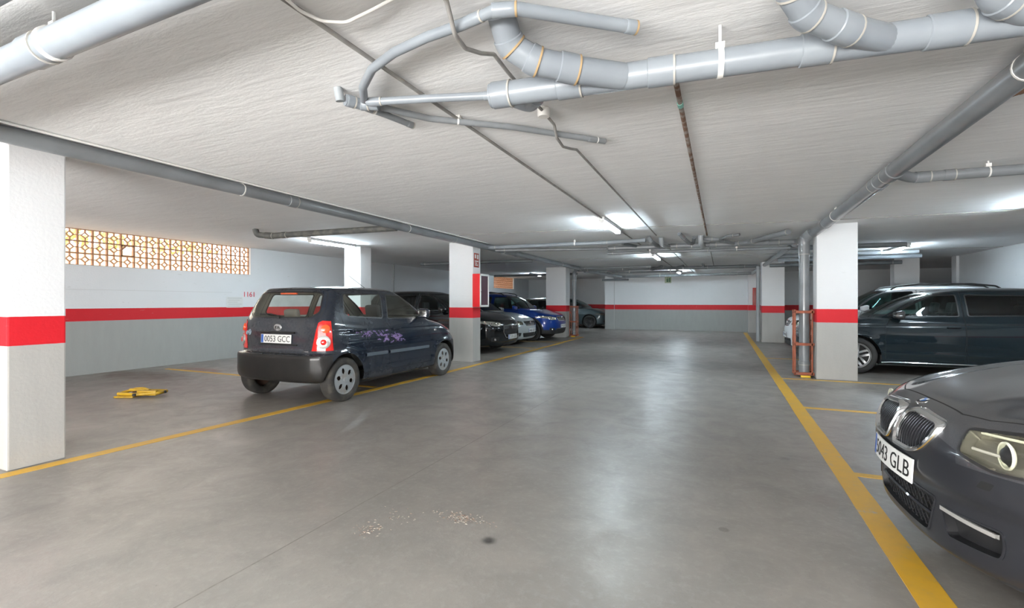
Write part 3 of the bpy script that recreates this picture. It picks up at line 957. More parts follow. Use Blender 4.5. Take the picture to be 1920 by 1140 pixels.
    for sprig in range(70):
        cx = 1.85 + random.random() * .98; t = (cx - 1.85) / .98
        cz = .66 + .19 * t + (random.random() - .5) * .16 * (.5 + .5 * sin(t * 3)) + .05
        ang = random.uniform(-.5, .9)
        for k in range(random.randint(4, 8)):
            px = cx + cos(ang) * k * .011 + random.uniform(-.006, .006); pz = cz + sin(ang) * k * .011 + random.uniform(-.006, .006)
            if pz > .862: continue
            y, n = B.at_side(px, pz); s = random.uniform(.007, .013); a0 = random.random() * pi
            vs = [bm.verts.new((px + s * cos(a0 + a) * m_, y + .0022, pz + s * sin(a0 + a) * m_)) for a, m_ in [(i * pi / 4, 1.0 if i % 2 else .55) for i in range(8)]]
            bm.faces.new(vs)
    bmesh.ops.recalc_face_normals(bm, faces=bm.faces)
    ex = bmesh.ops.extrude_face_region(bm, geom=list(bm.faces)); bmesh.ops.translate(bm, verts=[v for v in ex['geom'] if isinstance(v, bmesh.types.BMVert)], vec=(0, .001, 0))
    bmesh.ops.recalc_face_normals(bm, faces=bm.faces)
    obj('flower_decal', bm, mat('lavender_vinyl', (0.26, 0.17, 0.36), .5, noise=((0.15, 0.10, 0.24), 9, .45, .6)), root, smooth=False)
    # tailgate furniture
    x, n = B.at_end(0, .80)
    bm = bmesh.new(); box(bm, x - .005, x + .018, -.30, .34, .715, .73, .006); box(bm, x - .005, x + .02, -.29, .30, .862, .885, .008)
    obj('plate_recess_trim', bm, PB, tg)
    number_plate(tg, (x + .014, -.01, .793), (1, 0, .04), '0053 GCC')
    x, n = B.at_end(0, .93)
    bm = bmesh.new()
    lathe(bm, [(.0, .006), (.040, .005), (.046, 0), (.046, -.01)], 'z', seg=28)
    for v in bm.verts: v.co.x *= 1.45
    q = Matrix.Rotation(pi / 2, 4, 'Z') @ Matrix.Rotation(pi / 2, 4, 'X')
    q.translation = Vector((x + .008, 0, .935))
    bd = obj('badge', xf(bm, q), M['alloy'], tg)
    bm = text_bm('KIA', .05, .001); bm2 = xf(bm, q); bmesh.ops.translate(bm2, verts=bm2.verts, vec=(.007, 0, 0))
    obj('badge_letters', bm2, M['plate_ink'], bd, smooth=False)
    x, n = B.at_end(.48, .655)
    # small model badge at lower right of the tailgate and the pale round sticker on the left
    bm = bmesh.new(); 
    for k in range(3): tube(bm, [(x + .004, .44 + k * .035, .63), (x + .006, .445 + k * .035, .66)], .004, seg=5)
    tube(bm, [(x + .002, .438, .645), (x + .004, .52, .645)], .004, seg=5)
    obj('model_badge', bm, M['chrome'], tg)
    x, n = B.at_end(-.53, .86)
    bm = LT([(0.0, .001), (.038, .001), (.038, -.012)], 'z', seg=20)
    lathe(bm, [(0, .001), (.026, .001), (.026, -.012)], 'z', c=(0, -.055, 0), seg=20)
    qq = Vector((0, 0, 1)).rotation_difference(n).to_matrix().to_4x4() @ Matrix.Rotation(0, 4, 'Z'); qq.translation = Vector((x + .003, -.525, .865))
    bmesh.ops.recalc_face_normals(bm, faces=bm.faces)
    obj('round_sticker', xf(bm, qq), mat('pale_blue_sticker', (.30, .38, .44), .5, noise=((.08, .10, .14), 40, .45, .55)), tg)
    wiper(tg, B, [(.02, 1.045), (.0, 1.075), (-.16, 1.10), (-.34, 1.095)], True)
    # high brake lamp
    x, n = B.at_end(0, 1.37)
    bm = BX(x - .03, x - .005, -.14, .14, 1.352, 1.378, bev=.006); obj('high_brake_lamp', bm, M['lens_orange'], tg)
    # cabin
    seat_pair(root, 1.62, (-.34, .34), .52, M['seat'], w=.45, tall=.56)
    seat_pair(root, 2.50, (0,), .52, M['seat_grey'], w=1.15, tall=.50, bench=True)
    bm = bmesh.new(); box(bm, .95, 1.35, -.66, .66, .70, .94, .06, seg=3); obj('dashboard', bm, M['blackmatt'], root)
    steering(root, 1.42, -.34, .88)
    bm = bmesh.new(); box(bm, 2.80, 3.26, -.56, .56, .93, .955, .01); obj('parcel_shelf', bm, M['seat_grey'], root)
    bm = bmesh.new(); box(bm, 2.92, 3.10, .30, .52, .955, 1.06, .03); obj('orange_bag', bm, mat('orange_cloth', (.55, .13, .04), .8), root)
    tube_bm = TB([(2.30, .42, 1.462), (2.62, .42, 1.62)], .0035, seg=6); obj('roof_aerial', tube_bm, M['blackmatt'], root)
    liner_and_floor(root, S, .78)
    for ax in (S['axf'], S['axr']):
        for sd in (1, -1):
            wheel(root, ax, sd * .692, .278, sd, 'trim', .175, rim=.188, tyre='rubber_dusty', rimmat='hub')
    return root

# ---------------------------------------------------------------- the anthracite saloon on the right
def saloon():
    S = dict(L=4.53, axf=.76, axr=3.52, arch_z=.315, arch_r=.355, crease=((.72, .02, -.006, .02), (.30, 0, .012, .03)))
    rows = [
        (.40, .19, .4, 3, .62, .19, 4.2, .22, .3, 3),
        (.12, .165, .60, 2.7, .80, .175, 4.44, .22, .40, 3),
        (.035, .20, .62, 2.6, .865, .21, 4.50, .27, .42, 3),
        (.03, .30, .62, 2.6, .895, .30, 4.53, .38, .42, 3),
        (.03, .42, .62, 2.6, .905, .45, 4.53, .52, .42, 3),
        (.0, .50, .62, 2.55, .9085, .56, 4.52, .60, .42, 3),
        (.01, .60, .62, 2.5, .908, .64, 4.49, .70, .40, 3),
        (.05, .69, .60, 2.5, .905, .70, 4.47, .82, .38, 3),
        (.115, .755, .58, 2.5, .897, .755, 4.46, .92, .36, 3.2),
        (.19, .795, .56, 2.6, .888, .80, 4.45, 1.0, .34, 3.2),
        (.42, .865, .55, 2.8, .872, .85, 4.38, 1.045, .32, 3.2),
        (.75, .928, .55, 3.0, .855, .90, 4.2, 1.065, .32, 3.2),
        (1.10, .965, .52, 3.2, .835, .935, 4.0, 1.075, .32, 3.0),
        (1.33, .975, .50, 3.2, .81, .96, 3.82, 1.08, .34, 3.0),
        (1.46, 1.03, .46, 3.2, .78, 1.00, 3.72, 1.10, .36, 3.0),
        (1.80, 1.20, .42, 3.0, .70, 1.20, 3.45, 1.22, .38, 3.0),
        (2.10, 1.33, .38, 2.8, .62, 1.345, 3.16, 1.335, .34, 2.8),
        (2.26, 1.375, .34, 2.6, .56, 1.39, 3.0, 1.375, .30, 2.6),
        (2.45, 1.405, .2, 2.4, .35, 1.41, 2.85, 1.40, .2, 2.4),
        (2.60, 1.42, .05, 2, .01, 1.42, 2.72, 1.418, .05, 2)]
    def disp(v):
        v = flare(S, .014)(v)
        # clamshell bonnet: a raised centre with two soft ridges running back from the grilles
        if v.z > .70 and v.x < 1.4 and v.y < .75:
            f = sm((v.x - .1) / .25) * sm((1.40 - v.x) / .25)
            ridge = .235 + .30 * (v.x / 1.3)
            v.z += f * (.010 * math.exp(-((v.y - ridge) / .05) ** 2) + .006 * sm((ridge - v.y) / .1) - .010 * math.exp(-((v.y - ridge - .14) / .08) ** 2))
        # lower intake set back
        if v.x < .4 and .20 < v.z < .46 and v.y < .42:
            v.x += .0
        return v
    bm = shell(rows, 7, 44, 26, 20, disp, taper=.035)
    B = Body(bm)
    side = lambda c, n: c.y > .45
    for ax in (S['axf'], S['axr']): B.cut('void', circle(ax, S['arch_z'], S['arch_r'], 30), 'y', lambda c, n: c.y > .35 and c.z < .8)
    fr = lambda c, n: c.x < .75 and n.x < -.12
    B.framed('grille_chrome', 'grille_hole', rounded([(.032, .600), (.055, .558), (.23, .562), (.335, .655), (.343, .700), (.31, .724), (.10, .738), (.045, .722)], .03, 3), .004, 'x', fr)
    B.framed('lamp_edge', 'lamp', rounded([(.475, .632), (.62, .600), (.79, .610), (.905, .68), (.905, .775), (.80, .778), (.62, .760), (.44, .735)], .02, 3), .011, 'x', lambda c, n: c.x < .62 and c.y > .3)
    B.framed('intake_edge', 'intake', rounded([(-.5, .405), (.36, .405), (.30, .225), (-.5, .215)], .03, 3), .010, 'x', fr)
    B.framed('fog_edge', 'fog_intake', rounded([(.375, .385), (.42, .262), (.63, .275), (.645, .33), (.64, .392)], .02, 3), .008, 'x', lambda c, n: c.x < .55)
    B.cut('tow_flap', rounded([(.578, .532), (.622, .532), (.632, .562), (.59, .562)], .006, 2), 'x', fr)
    front = lambda c, n: c.x < 2.5 and n.x < -.1 and c.z > .95
    B.framed('ws_seal', 'windscreen', rounded([(-.6, 1.0), (.69, 1.0), (.56, 1.36), (-.6, 1.385)], .05), .022, 'x', front)
    B.framed('rw_seal', 'rear_glass', rounded([(-.6, 1.11), (.64, 1.11), (.53, 1.345), (-.6, 1.365)], .05), .02, 'x', lambda c, n: c.x > 3.0 and n.x > .1 and c.z > 1.08)
    B.framed('fw_seal', 'front_window', rounded([(1.62, .985), (2.50, 1.0), (2.48, 1.35), (2.20, 1.335)], .04), .018, 'y', side)
    B.framed('qw_seal', 'rear_window', rounded([(2.57, 1.002), (3.38, 1.03), (3.50, 1.07), (3.14, 1.335), (2.55, 1.35)], .04), .018, 'y', side)
    hood = lambda c, n: n.z > .25 and c.x < 1.45 and c.z > .70
    B.framed('gap', 'bonnet', [(.145, -.5), (.15, .33), (.19, .46), (.30, .655), (.48, .785), (.75, .825), (1.30, .80), (1.38, .74), (1.40, -.5)], .006, 'z', hood)
    B.framed('gap', 'front_door', [(1.36, .25), (2.50, .25), (2.545, .6), (2.545, 1.0), (2.52, 1.385), (2.15, 1.37), (1.45, 1.0), (1.36, .85)], .005, 'y', side)
    B.framed('gap', 'rear_door', [(2.545, .25), (3.15, .25), (3.5, .65), (3.56, 1.03), (3.13, 1.37), (2.52, 1.385), (2.545, 1.0)], .005, 'y', side)
    B.line((.0, .475), (1.0, .60), .005, 'y', lambda c, n: c.x > .42 and c.x < .75)
    B.cut('front_bumper', [(-.2, .12), (.62, .12), (.62, .60), (.38, .60), (-.2, .585)], 'y', lambda c, n: c.x < .62)
    B.cut('front_bumper', [(-.1, .55), (.60, .55), (.60, .61), (.47, .64), (.435, .74), (.30, .775), (-.1, .78)], 'x', lambda c, n: c.x < .6)
    B.finish()
    P = mat('anthracite_metallic_paint', (0.050, 0.052, 0.059), 0.30, 0.35, coat=0.9, spec=0.2, inner=(.02, .02, .02), noise=((0.060, 0.060, 0.066), 220, .4, .6))
    P.node_tree.nodes['Principled BSDF'].inputs['Coat Roughness'].default_value = 0.03
    PB = mat('anthracite_paint_shaded', (0.020, 0.021, 0.025), 0.33, 0.1, coat=0.45, spec=0.2, inner=(.02, .02, .02))  # same paint as the body, darkened: shade on the front put into the colour
    root = empty('saloon_car', (0, 0, 0), 0, 'anthracite saloon with twin chrome-edged grilles cut off by the right edge', 'car')
    gx0 = B.at_end(.03, .56, False)[0]
    B.extract({'body': 0, 'gap': 1}, [P, M['gap']], 'body_shell', root)
    bn = B.extract({'bonnet': 0}, P, 'bonnet', root)
    fb = B.extract({'front_bumper': 0, 'tow_flap': 1}, [PB, M['gap']], 'front_bumper', root)
    B.extract({'intake_edge': 0, 'fog_edge': 0}, PB, 'intake_surround', fb, off=.003)
    B.extract({'intake': 0}, M['black'], 'lower_intake', fb, off=-.045)
    B.extract({'ws_seal': 0}, M['black'], 'window_seal', root, off=.002)
    B.extract({'windscreen': 0}, M['glass'], 'windscreen', root)
    B.extract({'rw_seal': 0}, M['black'], 'window_seal', root, off=.002)
    B.extract({'rear_glass': 0}, M['glass_dark'], 'rear_window', root)
    doors = side_parts(B, root, P, [('front_window', 'front_door', (2.36, .86)), ('rear_window', 'rear_door', (3.26, .90))], M['glass'], 'black')
    for sd in (1, -1):
        B.extract({'fw_seal': 0}, M['black'], 'window_seal', doors[0 if sd == 1 else 2], sd, off=.002)
        B.extract({'qw_seal': 0}, M['black'], 'window_seal', doors[1 if sd == 1 else 3], sd, off=.002)
        gx = lambda y, z: .6 * B.at_end(y, z, False)[0] + .4 * (gx0 + .20 * y * y + .35 * max(z - .56, 0)) - .008
        out = rounded([(.030, .690), (.034, .600), (.052, .556), (.235, .560), (.300, .592), (.338, .655), (.345, .705), (.318, .727), (.10, .742), (.048, .728)], .035, 4)
        P_ = [Vector((gx(y, z) - .012, sd * y, z)) for y, z in out]; P_.append(P_[0]); P_.append(P_[1])
        bm = bmesh.new(); rings = []
        cy_, cz_ = .19, .65
        for k in range(len(out)):
            y, z = out[k]; yp, zp = out[k - 1]; yn, zn = out[(k + 1) % len(out)]
            t = Vector((yn - yp, zn - zp)).normalized(); nn = Vector((t.y, -t.x))
            if nn.dot(Vector((y - cy_, z - cz_))) < 0: nn = -nn
            row = []
            for o, d in ((.004, .03), (.006, -.004), (.002, -.014), (-.010, -.016), (-.018, -.008), (-.020, .05)):
                yy, zz = y + nn.x * o, z + nn.y * o; row.append(bm.verts.new((gx(yy, zz) + d, sd * yy, zz)))
            rings.append(row)
        for k in range(len(out)):
            A_, B_ = rings[k], rings[(k + 1) % len(out)]
            for q in range(5): bm.faces.new((A_[q], B_[q], B_[q + 1], A_[q + 1]))
        bmesh.ops.recalc_face_normals(bm, faces=bm.faces)
        g = obj('grille', bm, M['chrome'], root)
        bm = bmesh.new(); vs = [bm.verts.new((gx(y, z) + .045, sd * y, z)) for y, z in out]; bm.faces.new(vs); obj('grille_back', bm, M['gap'], g, smooth=False)
        B.extract({'grille_hole': 0, 'grille_chrome': 0}, M['gap'], 'grille_recess', g, sd, off=-.03)
        bm = bmesh.new()                                       # upright slats
        for k in range(12):
            y = .060 + k * .0228; zb = .570 if y < .235 else .570 + (y - .235) * .95; zt = .722 if y < .30 else .712
            pr = []
            for i in range(9):
                z = zb + (zt - zb) * i / 8; x = gx(y, z) - .006 + .012 * (2 * i / 8 - 1) ** 2
                for yy, dx in ((y - .0035, 0), (y + .0035, 0), (y + .0035, .035), (y - .0035, .035)): pr.append(bm.verts.new((x + dx, sd * yy, z)))
            for i in range(8):
                for q in range(4):
                    a, b = i * 4 + q, i * 4 + (q + 1) % 4
                    bm.faces.new((pr[a], pr[b], pr[b + 4], pr[a + 4]))
        bmesh.ops.recalc_face_normals(bm, faces=bm.faces)
        obj('grille_slats', bm, M['slat'], g, smooth=False)
        # headlamp: bowl, lens, two round projectors
        lamp = B.extract({'lamp_edge': 0}, M['black'], 'headlamp', root, sd, off=.002)
        B.extract({'lamp': 0}, M['reflector'], 'lamp_bowl', lamp, sd, off=-.05)
        B.extract({'lamp': 0}, M['lens_cover'], 'lamp_lens', lamp, sd)
        for (yy, zz, rr) in ((.615, .672, .045), (.735, .686, .045)):
            x, n = B.at_end(yy, zz, False)
            e = (x + .022, sd * yy, zz)
            bm = bmesh.new(); lathe(bm, [(rr, -.008), (rr + .006, -.010), (rr + .008, -.002), (rr, .006)], 'x', c=e, seg=32)
            bmesh.ops.recalc_face_normals(bm, faces=bm.faces); obj('projector_ring', bm, mat_once('corona_ring', (.72, .72, .58), .25), lamp)
            bm = LT([(0, -.022), (rr * .55, -.014), (rr * .9, .004)], 'x', e, 24); obj('projector', bm, M['black'] if yy < .7 else M['lens_clear'], lamp)
        # chrome eyebrow inside the lamp
        pts = []
        for i in range(9):
            yy = .49 + .34 * i / 8; zz = .726 + .012 * i / 8; x, n = B.at_end(yy, zz, False); pts.append((x + .012, sd * yy, zz))
        obj('lamp_eyebrow', TB(pts, .0055, seg=6), mat_once('corona_ring', (.72, .72, .58), .25), lamp)
        pts = []
        for i in range(7):
            yy = .50 + .12 * i / 6; zz = .664; x, n = B.at_end(yy, zz, False); pts.append((x + .02, sd * yy, zz))
        obj('lamp_bar', TB(pts, .006, seg=6), mat_once('lamp_grey', (.5, .48, .44), .3), lamp)
        # fog light intake with pale blade
        f = B.extract({'fog_intake': 0}, M['black'], 'fog_intake', fb, sd, off=-.04)
        bm = bmesh.new(); pr = []
        for i in range(11):
            yy = .385 + .235 * i / 10; zz = .372 - .008 * i / 10; x, n = B.at_end(yy, zz, False)
            x = x - .006
            for dx, dz in ((0, .008), (0, -.008), (.012, -.010), (.012, .008)): pr.append(bm.verts.new((x + dx, sd * yy, zz + dz)))
        for i in range(10):
            for q in range(4): bm.faces.new((pr[i * 4 + q], pr[i * 4 + (q + 1) % 4], pr[i * 4 + 4 + (q + 1) % 4], pr[i * 4 + 4 + q]))
        bmesh.ops.recalc_face_normals(bm, faces=bm.faces); obj('intake_blade', bm, mat_once('satin_silver', (.46, .45, .43), .3, .5), f)
        x, n = B.at_end(.715, .335, False)
        bm = LT([(0, -.012), (.03, -.008), (.038, .0), (.042, .02)], 'x', (x - .002, sd * .715, .335), 24); obj('fog_lamp', bm, M['lens_clear'], f)
        mirror_part(root, B, 1.66, 1.02, sd, P, out=.12)
        # lamp washers cover
    # intake mesh: thin diagonal bars in the opening
    bm = bmesh.new()
    for k in range(16):
        for s_ in (1, -1):
            y0 = -.34 + k * .045; pts = []
            for i in range(5):
                z = .225 + .17 * i / 4; y = y0 + s_ * (i / 4 - .5) * .17
                if abs(y) > .30 + .06 * (z - .22) / .18: continue
                x, n = B.at_end(y, z, False); pts.append((x + .022, y, z))
            if len(pts) > 1: tube(bm, pts, .0025, seg=4)
    obj('intake_mesh', bm, M['black'], fb)
    bm = bmesh.new(); pts = []
    for i in range(9):
        y = -.3 + .6 * i / 8; x, n = B.at_end(y, .31, False); pts.append((x + .012, y, .31))
    tube(bm, pts, .009, seg=6); obj('intake_bar', bm, PB, fb)
    x, n = B.at_end(0, .49, False)
    number_plate(root, (x - .024, .0, .476), (-1, 0, .06), '5043 GLB', .52, .112, curve=.022)
    # round two-tone emblem
    z, n = B.at_top(.20, .0)
    x, n2 = B.at_end(0, .765, False)
    z, n = B.at_top(.135, 0); n = Vector((-.38, 0, 1)).normalized()
    q = Vector((0, 0, 1)).rotation_difference(n).to_matrix().to_4x4(); q.translation = Vector((.135, 0, z - .004))
    bm = LT([(0, .004), (.037, .004), (.041, .002), (.041, -.008)], 'z', seg=32); em = obj('emblem', xf(bm, q), M['chrome'], bn)
    for nm, a0, mm in (('emblem_blue', 0, 'em_blue'), ('emblem_white', pi / 2, 'plate')):
        bm = bmesh.new()
        for a in (a0, a0 + pi):
            vs = [bm.verts.new((0, 0, .0055))] + [bm.verts.new((.024 * cos(a + pi / 2 * i / 8), .024 * sin(a + pi / 2 * i / 8), .0055)) for i in range(9)]
            bm.faces.new(vs)
        obj(nm, xf(bm, q), M[mm], em, smooth=False)
    bm = bmesh.new(); lathe(bm, [(.025, .0052), (.036, .0052)], 'z', seg=32); obj('emblem_ring', xf(bm, q), M['black'], em, smooth=False)
    seat_pair(root, 2.2, (-.36, .36), .50, M['seat']); bm = bmesh.new(); box(bm, 1.4, 1.85, -.7, .7, .7, .95, .06, seg=3); obj('dashboard', bm, M['blackmatt'], root)
    steering(root, 1.95, -.36, .85)
    liner_and_floor(root, S, .87)
    for ax in (S['axf'], S['axr']):
        for sd in (1, -1): wheel(root, ax, sd * .742, .318, sd, 'seven', .205, rim=.225)
    return root

def mat_once(name, *a, **k):
    return bpy.data.materials.get(name) or mat(name, *a, **k)
M['slat'] = mat('grille_slat', (0.035, 0.036, 0.04), .3, .5)
M['em_blue'] = mat('emblem_blue', (0.02, 0.16, 0.55), .3)

# ---------------------------------------------------------------- the other parked cars: one builder, each with its own proportions and front
def family_car(name, label, paint, L=4.25, Wd=.90, H=1.47, hood=.86, lead=.74, cowl=1.05, wst=1.95, roof_r=3.70, belt=.95, gr=.14,
               oh=.84, wb=2.62, wr=.315, style='twin5', rails=False, cladding=False, face='grille', plate='', glass='glass_teal', rimmat='alloy',
               detail=1, tyre='rubber', group=None, roofm=None, headlamp_z=None, tailflat=False, wheelrim=None, chrome_sill=False, antenna=False, handle=None):
    S = dict(L=L, axf=oh, axr=oh + wb, arch_z=wr, arch_r=wr + .045, crease=((belt - .14, .02, -.005, .015), (.32 + gr * .3, 0, .010, .03)))
    k = Wd / .9; hz = hood - .86
    xt = L - .06
    rows = [
        (.42, gr + .04, .4, 3, .66 * k, gr + .03, L - .35, gr + .10, .3, 3),
        (.10, gr + .03, .50, 2.7, .82 * k, gr + .03, L - .08, gr + .10, .36, 3),
        (.03, gr + .10, .52, 2.6, .875 * k, gr + .08, L - .02, gr + .16, .38, 3),
        (.00, .42 + hz * .3, .52, 2.6, .895 * k, .40, L, .42, .40, 3),
        (.00, .53 + hz * .5, .52, 2.6, .90 * k, .55 + hz * .3, L, .58, .40, 3),
        (.025, .64 + hz * .8, .52, 2.6, .897 * k, .67 + hz * .5, L - .04, .72, .38, 3),
        (.09, lead, .50, 2.6, .885 * k, lead + .03, L - .07, .86, .34, 3),
        (.20, lead + .055, .48, 2.7, .875 * k, lead + .085, L - .09, .95, .32, 3.2),
        (.50, hood + .01, .46, 2.9, .862 * k, hood + .015, L - .11, 1.0, .30, 3.2),
        (cowl - .25, hood + .075, .46, 3, .85 * k, belt - .02, L - .13, 1.05, .28, 3.2),
        (cowl, belt + .01, .46, 3.2, .83 * k, belt + .01, L - .16, 1.09, .28, 3.0),
        (cowl + .10, belt + .07, .44, 3.2, .805 * k, belt + .055, L - .19, 1.13, .28, 3.0),
        (cowl + (wst - cowl) * .55, belt + (H - belt) * .55, .40, 3, .725 * k, belt + (H - belt) * .53, (L - .2) * .45 + roof_r * .55, belt + .1 + (H - belt) * .42, .28, 3),
        (wst - .10, H - .125, .36, 2.8, .65 * k, H - .115, roof_r + .16, H - .15, .26, 2.8),
        (wst + .05, H - .07, .32, 2.6, .60 * k, H - .06, roof_r + .04, H - .09, .24, 2.6),
        (wst + .25, H - .025, .3, 2.4, .48 * k, H - .022, roof_r - .12, H - .05, .25, 2.4),
        (wst + .55, H - .004, .2, 2.2, .25 * k, H - .004, roof_r - .40, H - .025, .2, 2.2),
        (wst + .75, H, .08, 2, .01, H, roof_r - .70, H - .012, .08, 2)]
    if detail: bm = shell(rows, 5, 26, 30, 20, flare(S, .014))
    else: bm = shell(rows, 3, 18, 22, 14, flare(S, .014))
    B = Body(bm)
    side = lambda c, n: c.y > .45
    for ax in (S['axf'], S['axr']):
        B.cut('void', circle(ax, S['arch_z'], S['arch_r'], 26), 'y', lambda c, n: c.y > .35 and c.z < .9)
        if cladding: B.cut('cladding', circle(ax, S['arch_z'], S['arch_r'] + .055, 26), 'y', lambda c, n: c.y > .5 and c.z < 1.0)
    if cladding: B.cut('cladding', [(-.2, .05), (L + .2, .05), (L + .2, gr + .20), (-.2, gr + .17)], 'y')
    top = H - .115
    aslope = (wst - cowl)
    xb = oh + wb * .56                       # B pillar
    xc = oh + wb + .02
    B.framed('ws_seal', 'windscreen', rounded([(-.6, belt + .055), (.70 * k, belt + .055), (.555 * k, H - .095), (-.6, H - .06)], .05), .022, 'x', lambda c, n: c.x < wst + .3 and n.x < -.08 and c.z > belt)
    B.framed('rw_seal', 'rear_glass', rounded([(-.6, 1.12), (.66 * k, 1.12), (.57 * k, H - .16), (-.6, H - .13)], .05), .02, 'x', lambda c, n: c.x > roof_r - .2 and n.x > .1 and c.z > 1.05)
    B.framed('fw_seal', 'front_window', rounded([(cowl + .20, belt + .045), (xb - .05, belt + .055), (xb - .06, top), (wst + .0, top - .01), (wst - .22, top - .12)], .035), .018, 'y', side)
    B.framed('qw_seal', 'rear_window', rounded([(xb + .05, belt + .057), (xc + .10, belt + .085), (xc + .0, top - .03), (xb + .04, top)], .045), .018, 'y', side)
    if roof_r > xc + .05:
        B.framed('cw_seal', 'corner_window', rounded([(xc + .17, belt + .10), (xc + .42, belt + .15), (xc + .15, top - .05), (xc + .07, top - .05)], .03), .012, 'y', side)
    hlz = headlamp_z or (lead - .075)
    fr = lambda c, n: c.x < .6 and n.x < -.1
    B.framed('lamp_edge', 'lamp', rounded([(.50 * k, hlz - .055), (.70 * k, hlz - .06), (.90 * k, hlz + .02), (.90 * k, hlz + .085), (.70 * k, hlz + .07), (.50 * k, hlz + .035)], .02, 3), .007, 'x', lambda c, n: c.x < .62 and c.y > .3)
    if face == 'big':
        B.framed('grille_edge', 'grille', rounded([(-.6, .38), (.34, .38), (.46, .52), (.44, .69), (-.6, .70)], .03, 3), .014, 'x', fr)
    elif face == 'slim':
        B.framed('grille_edge', 'grille', rounded([(-.6, hlz - .03), (.42, hlz - .03), (.46, hlz + .03), (-.6, hlz + .035)], .015, 3), .010, 'x', fr)
        B.cut('intake', rounded([(-.6, gr + .10), (.50, gr + .10), (.56, gr + .24), (-.6, gr + .25)], .03, 3), 'x', fr)
    else:
        B.framed('grille_edge', 'grille', rounded([(-.6, hlz - .10), (.36, hlz - .09), (.45, hlz + .02), (.43, hlz + .045), (-.6, hlz + .05)], .02, 3), .012, 'x', fr)
        B.cut('intake', rounded([(-.6, gr + .10), (.46, gr + .10), (.52, gr + .22), (-.6, gr + .23)], .03, 3), 'x', fr)
    B.framed('fog_edge', 'fog', rounded([(.60 * k, gr + .13), (.76 * k, gr + .14), (.78 * k, gr + .24), (.58 * k, gr + .23)], .02, 3), .008, 'x', lambda c, n: c.x < .5, frm=('body', 'cladding'))
    B.cut('tail', rounded([(.52 * k, .80), (.90 * k, .80), (.90 * k, .98), (.60 * k, .98)], .03, 3), 'x', lambda c, n: c.x > L - .5 and n.x > .15)
    hoodc = lambda c, n: n.z > .3 and c.x < cowl + .05 and c.z > lead - .06
    B.framed('gap', 'bonnet', [(.13, -.5), (.15, .40 * k), (.34, .66 * k), (.6, .77 * k), (cowl - .1, .76 * k), (cowl - .02, .70 * k), (cowl, -.5)], .006, 'z', hoodc)
    B.framed('gap', 'front_door', [(oh + .42, gr + .12), (xb - .02, gr + .12), (xb, .55), (xb, belt + .05), (xb - .01, top + .04), (wst - .03, top + .03), (oh + .50, belt + .02), (oh + .42, belt - .12)], .006, 'y', side)
    B.framed('gap', 'rear_door', [(xb, gr + .12), (xc - .42, gr + .12), (xc + .02, .62), (xc + .13, belt + .06), (xc + .04, top + .03), (xb - .01, top + .04), (xb, belt + .05)], .006, 'y', side)
    B.line((oh - .02, .60 + hz * .5), (oh - .02 - .45, .60 + hz * .5), .005, 'y', side)
    B.finish()
    root = empty(name, (0, 0, 0), 0, label, 'car', group)
    cl = M['blackmatt'] if cladding else paint
    B.extract({'body': 0, 'gap': 1}, [paint, M['gap']], 'body_shell', root)
    B.extract({'bonnet': 0}, paint, 'bonnet', root)
    if cladding: B.extract({'cladding': 0}, cl, 'lower_cladding', root, off=.006)
    B.extract({'ws_seal': 0}, M['black'], 'window_seal', root, off=.002)
    B.extract({'windscreen': 0}, M[glass], 'windscreen', root)
    B.extract({'rw_seal': 0}, M['black'], 'window_seal', root, off=.002)
    B.extract({'rear_glass': 0}, M['glass_dark'], 'rear_window', root)
    gm = (lambda w, sd: M[glass] if w == 'front_window' else M['glass_dark']) if glass == 'glass_teal' else M[glass]
    doors = side_parts(B, root, paint, [('front_window', 'front_door', (xb - .15, belt - .12)), ('rear_window', 'rear_door', (xc - .05, belt - .08))], gm, 'black', handle)
    gr_ = B.extract({'grille_edge': 0}, M['chrome'], 'grille', root, off=.006)
    B.extract({'grille': 0}, M['black'], 'grille_mesh', gr_, off=-.02)
    bm = bmesh.new()
    zr = [hlz] if face == 'slim' else ([.45, .52, .59, .65] if face == 'big' else [hlz - .055, hlz - .01])
    for z in zr:
        pts = []
        for i in range(11):
            y = -.36 + .72 * i / 10; x, n = B.at_end(y, z, False); pts.append((x + .006, y, z))
        tube(bm, pts, .006, seg=6)
    obj('grille_bars', bm, M['chrome'] if face != 'big' else M['slat'], gr_)
    x, n = B.at_end(0, zr[-1], False)
    obj('badge', LT([(0, -.012), (.035, -.010), (.048, -.004), (.05, .01)], 'x', (x, 0, zr[-1]), 24), M['chrome'], gr_)
    if face != 'big': B.extract({'intake': 0}, M['black'], 'lower_intake', root, off=-.02)
    pz = gr + .285 if face != 'big' else .40
    x, n = B.at_end(0, pz, False)
    number_plate(root, (x - .012, 0, pz), (-1, 0, 0), plate)
    for sd in (1, -1):
        B.extract({'fw_seal': 0}, M['black'], 'window_seal', doors[0 if sd == 1 else 2], sd, off=.002)
        B.extract({'qw_seal': 0}, M['black'], 'window_seal', doors[1 if sd == 1 else 3], sd, off=.002)
        if roof_r > xc + .05:
            B.extract({'cw_seal': 0}, M['black'], 'window_seal', root, sd, off=.002)
            B.extract({'corner_window': 0}, M['glass_dark'], 'corner_window', root, sd)
        lp = B.extract({'lamp_edge': 0}, M['black'], 'headlamp', root, sd, off=.002)
        B.extract({'lamp': 0}, M['lens_clear'] if detail else M['reflector'], 'lamp_bowl', lp, sd, off=-.03)
        B.extract({'lamp': 0}, M['lens_cover'], 'lamp_lens', lp, sd)
        for yy in (.60, .74):
            x, n = B.at_end(yy * k, hlz + .012, False)
            obj('projector', LT([(0, -.014), (.030, -.008), (.036, .01)], 'x', (x + .016, sd * yy * k, hlz + .012), 18), M['chrome'], lp)
        fg = B.extract({'fog_edge': 0, 'fog': 0}, M['black'], 'fog_lamp_housing', root, sd, off=.003)
